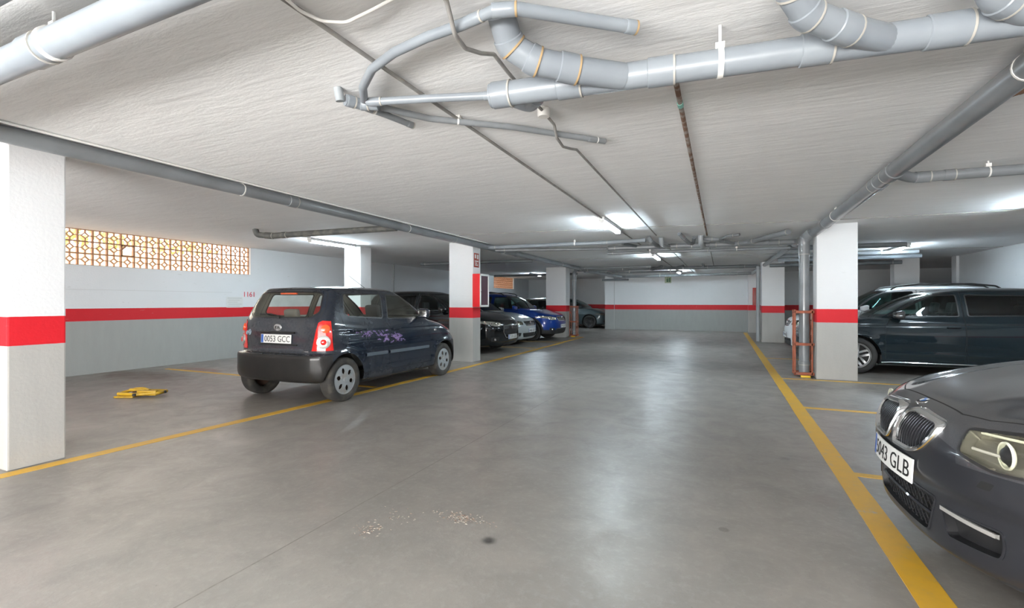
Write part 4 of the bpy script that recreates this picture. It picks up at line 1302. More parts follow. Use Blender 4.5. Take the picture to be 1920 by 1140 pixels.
        x, n = B.at_end(.68 * k, gr + .185, False)
        if fg: obj('fog_lamp', LT([(0, -.014), (.03, -.010), (.036, .01)], 'x', (x - .002, sd * .68 * k, gr + .185), 18), M['lens_clear'], fg)
        B.extract({'tail': 0}, M['lens_red'], 'tail_lamp', root, sd, off=.005)
        mirror_part(root, B, cowl + .33, belt + .055, sd, paint if not chrome_sill else M['black'], (.13, .22, .15), chrome=chrome_sill, out=.12)
        if rails:
            pts = [(wst + .12, sd * .60 * k, H - .075), (wst + .22, sd * .60 * k, H - .01), (wst + .6, sd * .60 * k, H + .035), (roof_r - .5, sd * .60 * k, H + .03), (roof_r - .12, sd * .60 * k, H - .02), (roof_r - .02, sd * .60 * k, H - .09)]
            obj('roof_rail', TB(fillet(pts, .1), .016, seg=8), M['blackmatt'], root)
        if chrome_sill:
            bm = bmesh.new(); pts = []
            for i in range(15):
                x = oh + .36 + (wb - .72) * i / 14; y, n = B.at_side(x, gr + .075); pts.append((x, sd * (y + .004), gr + .075 - .010 * (i == 0)))
            tube(bm, pts, .010, seg=6); obj('sill_trim', bm, M['chrome'], root)
    if detail:
        seat_pair(root, xb - .42, (-.37, .37), .50, M['seat'], tall=.62); seat_pair(root, xc - .42, (0,), .50, M['seat'], w=1.2, tall=.56, bench=True)
        steering(root, cowl + .62, -.37, .88)
    bm = bmesh.new(); box(bm, cowl + .08, cowl + .46, -.68 * k, .68 * k, .70, belt - .03, .06, seg=3); obj('dashboard', bm, M['blackmatt'], root)
    if antenna: obj('roof_aerial', TB([(roof_r - .3, 0, H - .03), (roof_r - .02, 0, H + .12)], .006, seg=6), M['blackmatt'], root)
    liner_and_floor(root, S, .87 * k)
    for ax in (S['axf'], S['axr']):
        for sd in (1, -1): wheel(root, ax, sd * (.90 * k - .115), wr, sd, style, .205, rim=wheelrim, rimmat=rimmat, tyre=tyre, detail=detail)
    return root

c = small_hatchback(); place(c, -5.175, 7.80, R(90.5))
c = saloon(); place(c, .785, 3.02, R(181.5))
def cp(name, col, metal=.4, rough=.3): return mat(name, col, rough, metal * .5, coat=.7, spec=.15, inner=(.03, .03, .03))
c = family_car('hatchback_car', 'dark teal-grey hatchback seen side-on behind the right-hand pillar', cp('dark_teal_paint', (0.007, 0.014, 0.019), .1, .25), L=4.45, H=1.50, hood=.90, lead=.76, cowl=1.12, wst=1.98, roof_r=3.75, belt=.955, gr=.15, oh=.86, wb=2.66, wr=.318, style='twin5', wheelrim=.225, glass='glass_teal', chrome_sill=True, face='slim')
place(c, 1.27, 11.07, R(180))
c = family_car('crossover_car', 'white crossover with black roof rails beyond the teal-grey hatchback', cp('white_paint', (.72, .74, .76), 0), L=4.38, Wd=.905, H=1.60, hood=.98, lead=.86, cowl=1.05, wst=1.80, roof_r=3.75, belt=1.04, gr=.20, oh=.86, wb=2.65, wr=.345, rails=True, cladding=True, face='grille', plate='2741 KJD', detail=0)
place(c, 1.36, 13.35, R(180))
c = family_car('estate_car', 'dark car with roof rails parked beyond the white crossover', cp('black_blue_paint', (.010, .012, .018), .2), L=4.4, Wd=.905, H=1.66, hood=1.0, lead=.88, cowl=1.05, wst=1.75, roof_r=3.85, belt=1.06, gr=.20, oh=.86, wb=2.65, wr=.345, rails=True, cladding=True, detail=0)
place(c, 1.95, 15.65, R(180))
c = family_car('crossover_car', 'glossy black crossover with dark grille, half hidden by the fire hose box pillar', cp('gloss_black_paint', (.006, .007, .008), .1, .2), L=4.40, Wd=.915, H=1.56, hood=.94, lead=.80, cowl=1.15, wst=2.05, roof_r=3.8, belt=.99, gr=.17, oh=.86, wb=2.66, wr=.335, style='five', face='big', plate='7318 LBN', detail=1)
place(c, -4.88, 11.15, R(0))
c = family_car('hatchback_car', 'silver car between the glossy black car and the blue one', cp('silver_paint', (.46, .50, .51), .55), L=4.2, Wd=.885, H=1.47, hood=.86, lead=.73, cowl=1.08, wst=1.9, roof_r=3.65, belt=.94, gr=.14, face='grille', plate='4406 GRT', detail=0)
place(c, -5.25, 13.42, R(0))
c = family_car('crossover_car', 'bright blue small crossover with black roof rails beside the silver car', cp('bright_blue_paint', (.004, .034, .21), .35), L=4.08, Wd=.87, H=1.56, hood=.94, lead=.81, cowl=1.03, wst=1.78, roof_r=3.55, belt=.99, gr=.19, oh=.82, wb=2.59, wr=.33, rails=True, cladding=True, face='grille', plate='1952 JZM', detail=1)
place(c, -4.92, 15.45, R(0))
c = family_car('hatchback_car', 'dark olive hatchback, only its roof showing left of the far left pillar', cp('olive_paint', (.045, .045, .034), .3), L=4.2, Wd=.88, H=1.46, detail=0)
place(c, -9.85, 19.6, R(180))
c = family_car('hatchback_car', 'dark grey-green hatchback in the far corner near the back wall', cp('grey_green_paint', (.055, .075, .082), .4), L=4.1, Wd=.87, H=1.47, hood=.88, lead=.72, cowl=1.0, wst=1.75, roof_r=3.5, belt=.95, gr=.15, oh=.88, wb=2.55, wr=.32, style='steel', rimmat='black', face='slim', plate='9023 HFW', detail=0)
place(c, -5.08, 23.75, R(0))
# ================================================================ the setting
ZC = 2.52
def struct(name, bm, m): return tag(obj(name, bm, m, smooth=False), kind='structure')
bm = bmesh.new(); box(bm, -10.32, 9.2, -5.0, 25.6, -.2, 0); struct('floor', bm, M['floor'])
bm = bmesh.new(); box(bm, -10.32, 9.2, -5.0, 25.6, ZC, ZC + .08); struct('ceiling', bm, M['ceiling'])
# left wall with two openings for pierced blocks
W1a, W1b, W1z = 3.30, 7.87, 1.895
W2a, W2b, W2z = 20.9, 23.3, 1.95
bm = bmesh.new()
box(bm, -10.32, -10.12, -5, 25.6, 0, W1z)
for y0, y1 in ((-5, W1a), (W1b, W2a), (W2b, 25.6)): box(bm, -10.32, -10.12, y0, y1, W1z, ZC)
box(bm, -10.32, -10.12, W2a, W2b, W1z, W2z)
struct('wall_left', bm, M['wall'])
bm = bmesh.new(); box(bm, -5.15, 9.2, 22.7, 22.9, 0, ZC); box(bm, -5.15, -4.95, 22.9, 25.4, 0, ZC); struct('wall_back', bm, M['wall'])
bm = bmesh.new(); box(bm, -10.32, -4.95, 25.4, 25.6, 0, ZC); struct('wall_recess', bm, M['wall'])
bm = bmesh.new(); box(bm, 5.86, 6.06, -5, 17.2, 0, ZC); box(bm, 5.80, 6.06, 16.9, 17.2, 0, ZC); box(bm, 6.06, 9.2, 17.0, 17.2, 0, ZC); struct('wall_right', bm, M['wall'])
bm = bmesh.new(); box(bm, 9.0, 9.2, 17.2, 22.7, 0, ZC); struct('wall_far_right', bm, M['wall'])
# wall behind the photographer, with the wide entrance
bm = bmesh.new(); box(bm, -10.32, -6.2, -5.2, -5.0, 0, ZC); box(bm, 2.2, 6.06, -5.2, -5.0, 0, ZC); box(bm, -6.2, 2.2, -5.2, -5.0, 2.35, ZC); struct('wall_front', bm, M['wall'])
# ramp pad outside
# small joints and cable runs on the walls
bm = bmesh.new(); box(bm, -4.72, -4.70, 22.690, 22.701, 0, ZC); box(bm, -10.119, -10.10, 13.18, 13.22, 0, ZC); struct('trim_1', bm, mat('wall_joint', (.42, .42, .42), .7))

def pillar(label, x0, x1, y0, y1, group=None):
    bm = bmesh.new(); box(bm, x0, x1, y0, y1, 0, ZC, .012, seg=2)
    return tag(obj('pillar', bm, M['pillar'], smooth=False), label, 'pillar', group)
pillar('nearest left pillar, white above a red band, cut by the left edge', -5.42, -4.845, 1.765, 2.115)
pillar('left pillar with the red fire hose box on its aisle side', -5.37, -4.795, 8.90, 9.24)
pillar('left pillar beside the far caged downpipe, just past the blue car', -5.93, -5.18, 16.6, 17.1)
pillar('slim white pillar rising behind the roof of the small dark blue hatchback', -8.0, -7.52, 8.62, 8.98)
pillar('right pillar in front of the teal-grey hatchback, next to the orange pipe cage', 1.385, 1.945, 9.19, 9.55)
pillar('second right pillar, beyond the white crossover', 1.09, 1.72, 16.98, 17.5)
pillar('farthest right pillar against the back wall, with the red fire panel', .93, 1.50, 22.2, 22.7)
pillar('pale pillar seen above the teal-grey hatchback roof, near the right wall', 4.40, 4.98, 16.8, 17.15)

# ---------------------------------------------------------------- pierced block windows
def lattice_mesh(sz, broken=False):
    bm = bmesh.new(); h = sz / 2; w = .010; d = .024
    for a, b, c_, e in ((-h, h, -h, -h + w), (-h, h, h - w, h), (-h, -h + w, -h, h), (h - w, h, -h, h)): box(bm, -d, d, a, b, c_, e)
    def bar(y0, z0, y1, z1, t=.006, dd=d * .8):
        v = Vector((0, y1 - y0, z1 - z0)); n = Vector((0, -v.z, v.y)).normalized() * t
        P = [Vector((x, y0, z0)) for x in (-dd, dd)] + [Vector((x, y1, z1)) for x in (-dd, dd)]
        vs = [bm.verts.new(p + s * n) for p in P for s in (-1, 1)]
        for f in ((0, 1, 5, 4), (2, 3, 7, 6), (0, 2, 6, 4), (1, 3, 7, 5), (0, 1, 3, 2), (4, 5, 7, 6)):
            bm.faces.new([vs[i] for i in f])
    q = sz * .25; e = sz * .49
    if not broken:
        bar(0, q, q, 0); bar(q, 0, 0, -q); bar(0, -q, -q, 0); bar(-q, 0, 0, q)
        bar(0, q, 0, e); bar(0, -q, 0, -e); bar(q, 0, e, 0); bar(-q, 0, -e, 0)
    else: bar(-h, 0, 0, q + .03); bar(0, q + .02, 0, e)
    bmesh.ops.recalc_face_normals(bm, faces=bm.faces)
    return bm
def block_window(name, ya, yb, za, cols, rows, hole=None):
    f = bpy.data.objects.new(name, None); COL.objects.link(f); f.location = (-10.2, ya, za); f['kind'] = 'structure'
    cy = (yb - ya) / cols; cz = (ZC - za) / rows
    proto = broke = None
    for r_ in range(rows):
        for c_ in range(cols):
            if hole == (cols - 1 - c_, r_):
                o = obj('pierced_block', lattice_mesh(.1, True), M['terracotta'], f, smooth=False)
                k = (1, cy / .1, cz / .1)
            elif proto is None:
                proto = o = obj('pierced_block', lattice_mesh(.2), M['terracotta'], f, smooth=False); k = (1, cy / .2, cz / .2)
            else:
                o = proto.copy(); COL.objects.link(o); o.parent = f; k = (1, cy / .2, cz / .2)
            o.location = (0, (c_ + .5) * cy, (r_ + .5) * cz); o.scale = k
block_window('window_1', W1a, W1b, W1z, 21, 3, (11, 1))
block_window('window_2', W2a, W2b, W2z, 11, 3)
# foliage and a sunlit render wall outside the blocks
bm = bmesh.new(); random.seed(11)
for i in range(2600):
    x = -12.4 - random.random() * 1.6; y = 2.0 + random.random() * 6.8; z = 2.75 + (random.random() ** 1.3) * 1.3 - .25 * abs(sin(y * 1.7))
    a, b_ = random.random() * 6.3, random.random() * 3
    s = random.uniform(.05, .12); u = Vector((cos(a) * cos(b_), sin(a) * cos(b_), sin(b_))) * s; v = u.cross(Vector((0.3, .2, 1))).normalized() * s * .5; c_ = Vector((x, y, z))
    bm.faces.new([bm.verts.new(c_ + p) for p in (-u, v, u, -v)])
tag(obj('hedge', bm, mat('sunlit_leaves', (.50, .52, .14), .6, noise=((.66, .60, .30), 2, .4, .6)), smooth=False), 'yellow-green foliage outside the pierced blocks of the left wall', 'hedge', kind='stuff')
bm = bmesh.new(); box(bm, -14.6, -14.4, -3, 28, -.2, 2.6); tag(obj('garden_wall', bm, mat('sunlit_render', (.80, .70, .55), .9), smooth=False), 'pale sunlit garden wall outside, behind the pierced blocks', 'wall')
bm = bmesh.new(); box(bm, -14.6, -10.33, -3, 28, -.25, -.05); tag(obj('yard', bm, mat('pale_gravel', (.6, .56, .5), .9), smooth=False), kind='structure')

# ---------------------------------------------------------------- floor paint
def fline(label, x0, x1, y0, y1, group=None, bend=None):
    bm = bmesh.new(); n = max(1, int(max(x1 - x0, y1 - y0) / .15)); 
    vs = []
    along_y = (y1 - y0) > (x1 - x0)
    random.seed(int(abs(x0 * 37 + y0 * 11)) + 5)
    for i in range(n + 1):
        t = i / n; j = [random.uniform(-.0015, .0015) + (bend(y0 + (y1 - y0) * t) if bend else 0) for _ in range(2)]
        if along_y: vs.append([bm.verts.new((x0 + j[0], y0 + (y1 - y0) * t, z)) for z in (0, .003)] + [bm.verts.new((x1 + j[1], y0 + (y1 - y0) * t, z)) for z in (.003, 0)])
        else: vs.append([bm.verts.new((x0 + (x1 - x0) * t, y0 + j[0], z)) for z in (0, .003)] + [bm.verts.new((x0 + (x1 - x0) * t, y1 + j[1], z)) for z in (.003, 0)])
    for i in range(n):
        for k in range(3): bm.faces.new((vs[i][k], vs[i + 1][k], vs[i + 1][k + 1], vs[i][k + 1]))
    bmesh.ops.recalc_face_normals(bm, faces=bm.faces)
    return tag(obj('floor_line', bm, M['yellow'], smooth=False), label, 'road marking', group)
fline('long yellow line along the left side of the aisle, under the small dark hatchback', -.0575, .0575, .6, 17.0, bend=pchip([0, 1.7, 4.5, 8.7, 14.9, 18], [-4.82, -4.755, -4.615, -4.53, -4.62, -4.68]))
fline('long yellow line along the right side of the aisle, past the anthracite saloon', .735, .875, 1.0, 22.0)
fline('yellow bay line between the anthracite saloon and the right pillar', .875, 5.6, 6.60, 6.69)
fline('short yellow bay line end emerging beside the saloon bumper', .875, 3.0, 4.17, 4.25)
fline('yellow bay line running under the orange pipe cage and right pillar', .875, 5.6, 9.02, 9.10)
fline('yellow bay line on the left, from the wall to behind the small dark hatchback', -9.6, -4.70, 5.66, 5.75)
fline('faint yellow bay line between the black car and the silver car', -9.4, -4.70, 12.28, 12.36)
fline('faint yellow bay line between the silver car and the blue car', -9.4, -4.70, 14.42, 14.50)
fline('faint yellow bay line on the right between the teal-grey and white cars', .875, 5.6, 12.18, 12.26)
fline('faint yellow bay line in front of the second left pillar', -9.4, -4.70, 16.9, 16.98)

# ---------------------------------------------------------------- lamps
def lamp(label, x, y, ang=90, on=True, L=1.2, z=ZC):
    r = empty('ceiling_light', (x, y, z), R(ang), label, 'light', 'fluorescent ceiling lights')
    bm = bmesh.new(); box(bm, -L / 2 - .04, L / 2 + .04, -.05, .05, -.055, 0, .012); hs = obj('housing', bm, M['housing'], r)
    for s in (-1, 1):
        bm = bmesh.new(); box(bm, s * (L / 2 + .01) - .012, s * (L / 2 + .01) + .012, -.04, .04, -.095, -.05, .006); obj('lamp_holder', bm, M['housing'], r)
    for yy in (-.022, .022): obj('fluorescent_tube', TB([(-L / 2, yy, -.078), (L / 2, yy, -.078)], .014, seg=10), M['tube'], r)
    return r
lamp('lit twin-tube light on the ceiling over the aisle, nearest one', -1.66, 7.70)
lamp('lit twin-tube light over the aisle behind the first pipe crossing', -1.66, 13.4)
lamp('lit light over the aisle near the back wall, smallest in view', -1.66, 20.4)
lamp('lit twin-tube light above the small dark hatchback, by the slim pillar', -7.42, 7.68)
lamp('lit light on the right, above the white crossover', 3.62, 13.5)
lamp('lit light far on the left, above the blue car', -7.6, 19.9)
lamp('lit light at the right edge above the teal-grey hatchback', 3.75, 8.0)
lamp('added unseen twin-tube light over the aisle behind the photographer', -1.66, -.4)  # unseen fixture, added to light the foreground from above
lamp('added unseen twin-tube light over the right bays behind the saloon', 3.9, 1.6)  # added out of view to brighten the near right side

# ---------------------------------------------------------------- pipes
def pipe(label, pts, r, m='pvc', coll=(), clamps=(), fil=None, name='drain_pipe', cat='pipe', group=None, caps=(), ring='seal', seg=20, into=None):
    """coll: couplings (distance along, length); clamps: distances along"""
    P = fillet(pts, r * 2.2 if fil is None else fil)
    D = [0]
    for a, b in zip(P, P[1:]): D.append(D[-1] + (b - a).length)
    def at(s):
        s = max(0, min(D[-1] - 1e-6, s)); i = max(k for k in range(len(D)) if D[k] <= s); i = min(i, len(P) - 2)
        return P[i] + (P[i + 1] - P[i]) * ((s - D[i]) / max(D[i + 1] - D[i], 1e-9)), (P[i + 1] - P[i]).normalized()
    if not coll and not clamps and not into and not label.startswith('*'): return tag(obj(name, TB(P, r, seg=seg), M[m] if isinstance(m, str) else m), label, cat, group)
    top_ = into or empty(name, tuple(P[0]), 0, label.lstrip('*'), cat, group)
    off = Vector(top_.location)
    def loc(q): return Vector(q) - off
    root = obj('branch_pipe' if into else 'pipe_run', TB([loc(p) for p in P], r, seg=seg), M[m], top_)
    if not into: root = top_
    for s, ln in coll:
        a = [loc(at(s - ln / 2 + ln * i / 4)[0]) for i in range(5)]
        e = (a[-1] - a[-2]).normalized() * .004; b0 = (a[1] - a[0]).normalized() * .004
        c_ = obj('coupling', TB([a[0] - b0 * 0, a[0] + b0, *a[1:-1], a[-1] - e, a[-1]], [r * 1.03] + [r * 1.10] * (len(a)) + [r * 1.03], seg=seg), M[m], root)
        obj('joint_seal', TB([a[-1] - e, a[-1] + e * 1.2], r * 1.115, seg=seg), M[ring], root if into else c_)
    for s in clamps:
        p, d = at(s); p = loc(p)
        bm = bmesh.new(); wd_ = .012 if m == 'pvc' else .006; tube(bm, [p - d * wd_, p + d * wd_], r * (1.12 if m == 'pvc' else 1.05), seg=seg); top = ZC - off.z
        tube(bm, [p + Vector((0, 0, r)), Vector((p.x, p.y, top - .001))], .007, seg=6); box(bm, p.x - .02, p.x + .02, p.y - .012, p.y + .012, p.z + r, p.z + r + .03)
        obj('pipe_clamp', bm, M['paintwhite'], root)
    return top_
# long one on the left
N2 = pipe('*long grey drain pipe hung along the left row of pillars, with its branches', [(-4.70, -2, 2.45), (-4.70, 22.4, 2.45)], .062, 'pvc_mid', [(6.2, .12), (9.9, .14), (13.0, .14), (18.6, .14)], [5.55, 8.5, 12.2, 16.6])
pipe('thin cream conduit running along the top of the left drain pipe', [(-4.60, -2, 2.507), (-4.60, 9.2, 2.507)], .010, 'paintwhite', name='conduit', cat='conduit')
pipe('', [(-7.42, 5.86, 2.52), (-7.40, 5.88, 2.42), (-7.15, 5.98, 2.40), (-4.74, 6.26, 2.43)], .050, 'pvc_dusty', [(.30, .14), (.62, .10)], fil=.12, into=N2)
pipe('big pale pipe crossing the top left corner', [(-4.63, 1.16, 2.38), (1.30, 1.06, 2.38)], .064, 'pvc', [(1.82, .13)], [1.95])
pipe('short dark pipe at the very top left edge', [(-4.6, .93, 2.44), (-2.0, .90, 2.44)], .035, 'pvc_dark')
# big collector top right with its branches
gA, gB = Vector((-1.13, 2.30, 2.345)), Vector((1.28, 2.535, 2.35))
N1 = pipe('*big pale collector pipe with fat elbow branches crossing the top right', [gA, gB], .062, 'pvc', [(.06, .10), (.42, .12), (.86, .12), (1.50, .12), (1.96, .14)], [1.12])
pipe('', [(-.90, 1.93, 2.52), (-.90, 2.03, 2.43), (-.80, 2.10, 2.37), (-.62, 2.22, 2.345), (-.45, 2.355, 2.345)], .062, 'pvc', [(.12, .05), (.25, .05), (.42, .09)], fil=.09, ring='glue', into=N1)
pipe('', [(.24, 2.02, 2.52), (.24, 2.12, 2.44), (.30, 2.20, 2.38), (.45, 2.32, 2.35), (.62, 2.465, 2.345)], .056, 'pvc', [(.11, .05), (.24, .05), (.42, .09)], fil=.09, into=N1)
pipe('', [(.86, 2.20, 2.52), (.88, 2.30, 2.44), (.93, 2.36, 2.38), (1.04, 2.44, 2.355), (1.18, 2.51, 2.35)], .056, 'pvc', [(.11, .05), (.26, .05)], fil=.09, into=N1)
# small pipes around the manifold
NM = pipe('*cluster of small pale pipes fanning out from a manifold, left of the big collector', [(-1.97, 2.29, 2.46), (-1.86, 2.15, 2.46), (-1.67, 2.00, 2.46), (-1.46, 1.91, 2.46), (-1.24, 1.86, 2.46), (-1.06, 1.84, 2.46), (-.86, 1.80, 2.46)], .023, 'pvc', [(1.10, .16)], fil=.1)
pipe('', [(-.88, 1.80, 2.46), (-.78, 1.83, 2.46), (-.35, 2.17, 2.46)], .027, 'pvc', [(.05, .10), (.62, .05)], ring='glue', fil=.05, into=NM)
pipe('', [(-1.95, 2.29, 2.445), (-1.59, 2.38, 2.44), (-1.20, 2.48, 2.43)], .023, 'pvc', [(.05, .08), (.74, .05)], fil=.04, into=NM)
pipe('', [(-2.01, 2.36, 2.47), (-1.80, 2.74, 2.48), (-1.36, 3.10, 2.48), (-.83, 3.66, 2.48)], .021, 'pvc_mid', [(1.66, .08)], [.62], fil=.2, ring='paintwhite', into=NM)
pipe('', [(-2.07, 2.38, 2.475), (-2.03, 2.56, 2.48), (-1.98, 2.80, 2.48)], .021, 'pvc_mid', [(.40, .05), (.06, .05)], [.1], into=NM)
pipe('', [(-2.07, 2.24, 2.46), (-2.03, 2.33, 2.46), (-1.93, 2.37, 2.455)], .033, 'pvc', [(.03, .05), (.12, .05)], fil=.03, into=NM)
pipe('', [(-2.09, 2.20, 2.52), (-2.085, 2.215, 2.445)], .026, 'pvc_light', into=NM)
pipe('', [(-1.14, 2.50, 2.42), (-1.02, 2.58, 2.38), (-.93, 2.46, 2.36)], .040, 'pvc', [(.03, .05)], fil=.05, into=N1)
# conduits on the ceiling
pipe('straight grey conduit along the ceiling to the aisle lights, left of the three', [(-1.66, .2, 2.4985), (-1.64, 21.8, 2.4985)], .011, 'conduit', name='conduit', cat='conduit')
W2 = [(-1.04, 1.2, 2.497), (-1.04, 1.70, 2.49), (-1.07, 1.82, 2.415), (-1.09, 1.95, 2.42), (-1.07, 2.07, 2.45), (-1.06, 2.19, 2.50), (-1.07, 2.37, 2.497), (-1.08, 2.65, 2.497), (-1.08, 2.97, 2.497), (-1.09, 3.22, 2.497), (-1.11, 3.34, 2.445), (-1.13, 3.55, 2.445), (-1.11, 3.70, 2.47), (-1.10, 3.82, 2.497), (-1.15, 9.30, 2.497)]
pipe('wavy grey conduit bending round the pipes, middle one of the three', W2, .010, 'conduit', fil=.06, name='conduit', cat='conduit')
tag(obj('junction_box', LT([(0, ZC - .055), (.036, ZC - .055), (.042, ZC - .045), (.042, ZC)], 'z', (-1.08, 2.98, 0), 28), M['paintwhite']), 'round white junction box on the wavy conduit', 'junction box')
r_ = pipe('rusty flaking conduit with a pale green tape patch, right one of the three', [(-.245, 2.60, 2.490), (-.285, 9.6, 2.490)], .015, 'rusty', [(.05, .05)], name='conduit', cat='conduit', ring='rusty')
obj('tape', TB([(-.0036, .56, 0), (-.0040, .62, 0)], .0185), M['teal_tape'], r_)
pipe('grey conduit continuing from the rusty one beyond the first crossing', [(-.285, 10.9, 2.494), (-.31, 17.6, 2.494)], .012, 'conduit', name='conduit', cat='conduit')
pipe('pale cable sagging in a loop at the top edge', [(-1.64, 1.30, 2.51), (-1.63, 1.50, 2.475), (-1.59, 1.58, 2.465), (-1.50, 1.63, 2.465), (-1.34, 1.62, 2.48), (-1.18, 1.61, 2.50)], .007, 'paintwhite', name='cable', cat='cable', fil=.08)
pipe('grey conduit beyond the first crossing, continuing the wavy one', [(-1.15, 10.9, 2.497), (-1.15, 21.8, 2.497)], .010, 'conduit', name='conduit', cat='conduit')
pipe('thin wire crossing the whole ceiling before the first pipe crossing', [(-4.55, 7.9, 2.5145), (-1.3, 8.3, 2.5145), (1.4, 8.75, 2.5145), (5.8, 8.9, 2.5145)], .005, 'conduit', name='conduit', cat='conduit', seg=8)
pipe('thin wire crossing the ceiling beyond the first pipe crossing', [(-4.55, 13.6, 2.5145), (1.2, 14.2, 2.5145), (5.8, 14.5, 2.5145)], .005, 'conduit', name='conduit', cat='conduit', seg=8)
# right side
N3 = pipe('*long thick pipe along the right side, joined by the tangle of the first crossing', [(1.40, -2, 2.425), (1.36, 9.30, 2.40)], .070, 'pvc_mid', [(7.30, .20), (7.72, .16), (10.3, .12)], [5.2, 9.6])
pipe('', [(1.40, 5.38, 2.42), (1.62, 5.66, 2.42), (5.85, 5.80, 2.42)], .047, 'pvc_mid', [(.42, .12), (.62, .08)], [.90], fil=.15, into=N3)
pipe('short rusty pipe stub at the right edge under the ceiling', [(1.50, 3.80, 2.47), (1.80, 3.40, 2.47)], .022, 'rusty', [(.12, .05)], ring='blackmatt')
pipe('', [(1.30, 11.2, 2.42), (1.05, 21.9, 2.42)], .055, 'pvc_mid', [(.3, .12), (6, .12)], [], into=N3)
def downpipe(into, x, y, r, cx, cy, cagelabel, hz=2.32):
    pipe('', [(x + .09, y - .12, 2.41), (x, y, 2.33), (x, y, .02)], r, 'pvc_mid', [(.28, .30), (2.26, .06)], fil=.08, into=into)
    rt2 = empty('pipe_guard', (x, y, 0), 0, cagelabel, 'pipe guard')
    a = r + .05
    for sx, sy in ((-1, -1), (1, -1), (1, 1), (-1, 1)):
        bm = bmesh.new(); px, py = (.10 if sx > 0 else -a - .02), sy * a * .9; box(bm, px - .012, px + .012, py - .012, py + .012, .03, 1.13, .003); obj('upright', bm, M['orange'], rt2)
    for z in (.06, .55, 1.09):
        bm = bmesh.new()
        for sy in (-1, 1): box(bm, -a - .035, .132, sy * a * .9 - .012, sy * a * .9 + .012, z - .022, z + .022, .003)
        for px in (-a - .02, .10): box(bm, px - .012, px + .012, -a * .9, a * .9, z - .022, z + .022, .003)
        obj('crossbar', bm, M['orange'], rt2)
    bm = bmesh.new(); box(bm, -.07, .07, -a - .05, -a - .0, 0, .035, .006); obj('foot_plate', bm, mat_once('yellow_gloss', (.75, .48, .02), .4), rt2)
    return rt2
downpipe(N3, 1.245, 9.46, .078, 0, 0, 'orange-red steel cage guarding the downpipe by the right pillar')
downpipe(N2, -4.98, 17.0, .07, 0, 0, 'orange-red cage guarding the far left downpipe')
# first crossing
pipe('', [(-2.30, 10.42, 2.42), (1.30, 10.72, 2.42), (1.27, 9.62, 2.38)], .050, 'pvc_mid', [(.08, .14), (1.35, .12), (2.1, .12), (3.2, .18)], [1.7], into=N3)
pipe('', [(-2.35, 10.62, 2.33), (1.20, 10.95, 2.33)], .030, 'pvc_mid', [(.06, .1), (2.0, .1)], [.9, 2.6], into=N3)
pipe('', [(-4.66, 9.36, 2.435), (-2.07, 9.50, 2.435), (-1.36, 9.43, 2.435)], .038, 'pvc', [(.1, .12), (2.5, .10), (3.5, .06)], [1.9], into=N2)
pipe('', [(-4.62, 9.62, 2.40), (-2.30, 10.30, 2.40)], .030, 'pvc_mid', [(.15, .1)], into=N2)
pipe('', [(.15, 10.62, 2.42), (.45, 10.40, 2.42), (1.02, 9.46, 2.46)], .045, 'pvc_mid', [(.12, .1), (.45, .1), (1.40, .08)], fil=.1, into=N3)
pipe('', [(-.35, 9.95, 2.47), (-.12, 10.0, 2.45), (.22, 10.62, 2.42)], .034, 'pvc_mid', [(.1, .08), (.4, .1)], fil=.06, into=N3)
pipe('', [(-.10, 10.1, 2.46), (.05, 9.75, 2.47), (.26, 9.58, 2.47)], .026, 'pvc_mid', [(.5, .05)], fil=.05, into=N3)
pipe('', [(-.74, 9.25, 2.50), (-.66, 9.45, 2.42), (-.60, 9.85, 2.38), (-.55, 10.1, 2.40), (-.52, 9.9, 2.50)], .036, 'pvc_mid', [(.15, .05)], fil=.08, into=N3)
pipe('', [(-.40, 9.80, 2.52), (-.40, 9.82, 2.38), (-.38, 10.40, 2.38)], .050, 'pvc_light', fil=.08, into=N3)
pipe('', [(-1.32, 9.45, 2.50), (-1.28, 9.5, 2.42), (-1.24, 10.3, 2.40)], .042, 'pvc_mid', [(.08, .05)], fil=.08, into=N3)
pipe('', [(-1.12, 9.8, 2.52), (-1.12, 9.85, 2.40), (-1.05, 10.4, 2.39)], .046, 'pvc_light', fil=.08, into=N3)
pipe('', [(-1.9, 10.0, 2.46), (-1.70, 10.45, 2.44)], .03, 'pvc_dark', into=N3)
pipe('', [(1.2, 11.3, 2.36), (3.2, 11.5, 2.36)], .05, 'pvc_dark', [(.3, .1)], into=N3)
# second crossing
N5 = pipe('*dark pipes crossing the aisle at the second pillars', [(-4.85, 17.0, 2.42), (1.0, 17.4, 2.42)], .052, 'pvc_dark', [(.3, .12), (2.7, .14), (4.3, .12), (5.4, .16)], [1.6, 3.6])
pipe('', [(-4.6, 16.5, 2.44), (-2.2, 16.55, 2.44)], .035, 'pvc_mid', [(.1, .1), (2.2, .12)], into=N5)
pipe('', [(-3.9, 17.5, 2.33), (-1.3, 17.65, 2.33)], .030, 'pvc_dark', [(.1, .1)], [.8, 2.2], into=N5)
pipe('', [(-2.5, 16.7, 2.44), (-2.2, 16.9, 2.36), (-1.9, 16.6, 2.44), (-1.6, 16.9, 2.38), (-1.2, 16.7, 2.44)], .04, 'pvc_dark', [(.2, .08), (.8, .08)], fil=.05, into=N5)
pipe('', [(-.62, 16.8, 2.50), (-.60, 17.1, 2.44)], .04, 'pvc_dark', into=N5)
pipe('', [(1.0, 17.2, 2.4), (1.0, 17.2, 0.01)], .055, 'pvc_light', into=N5)
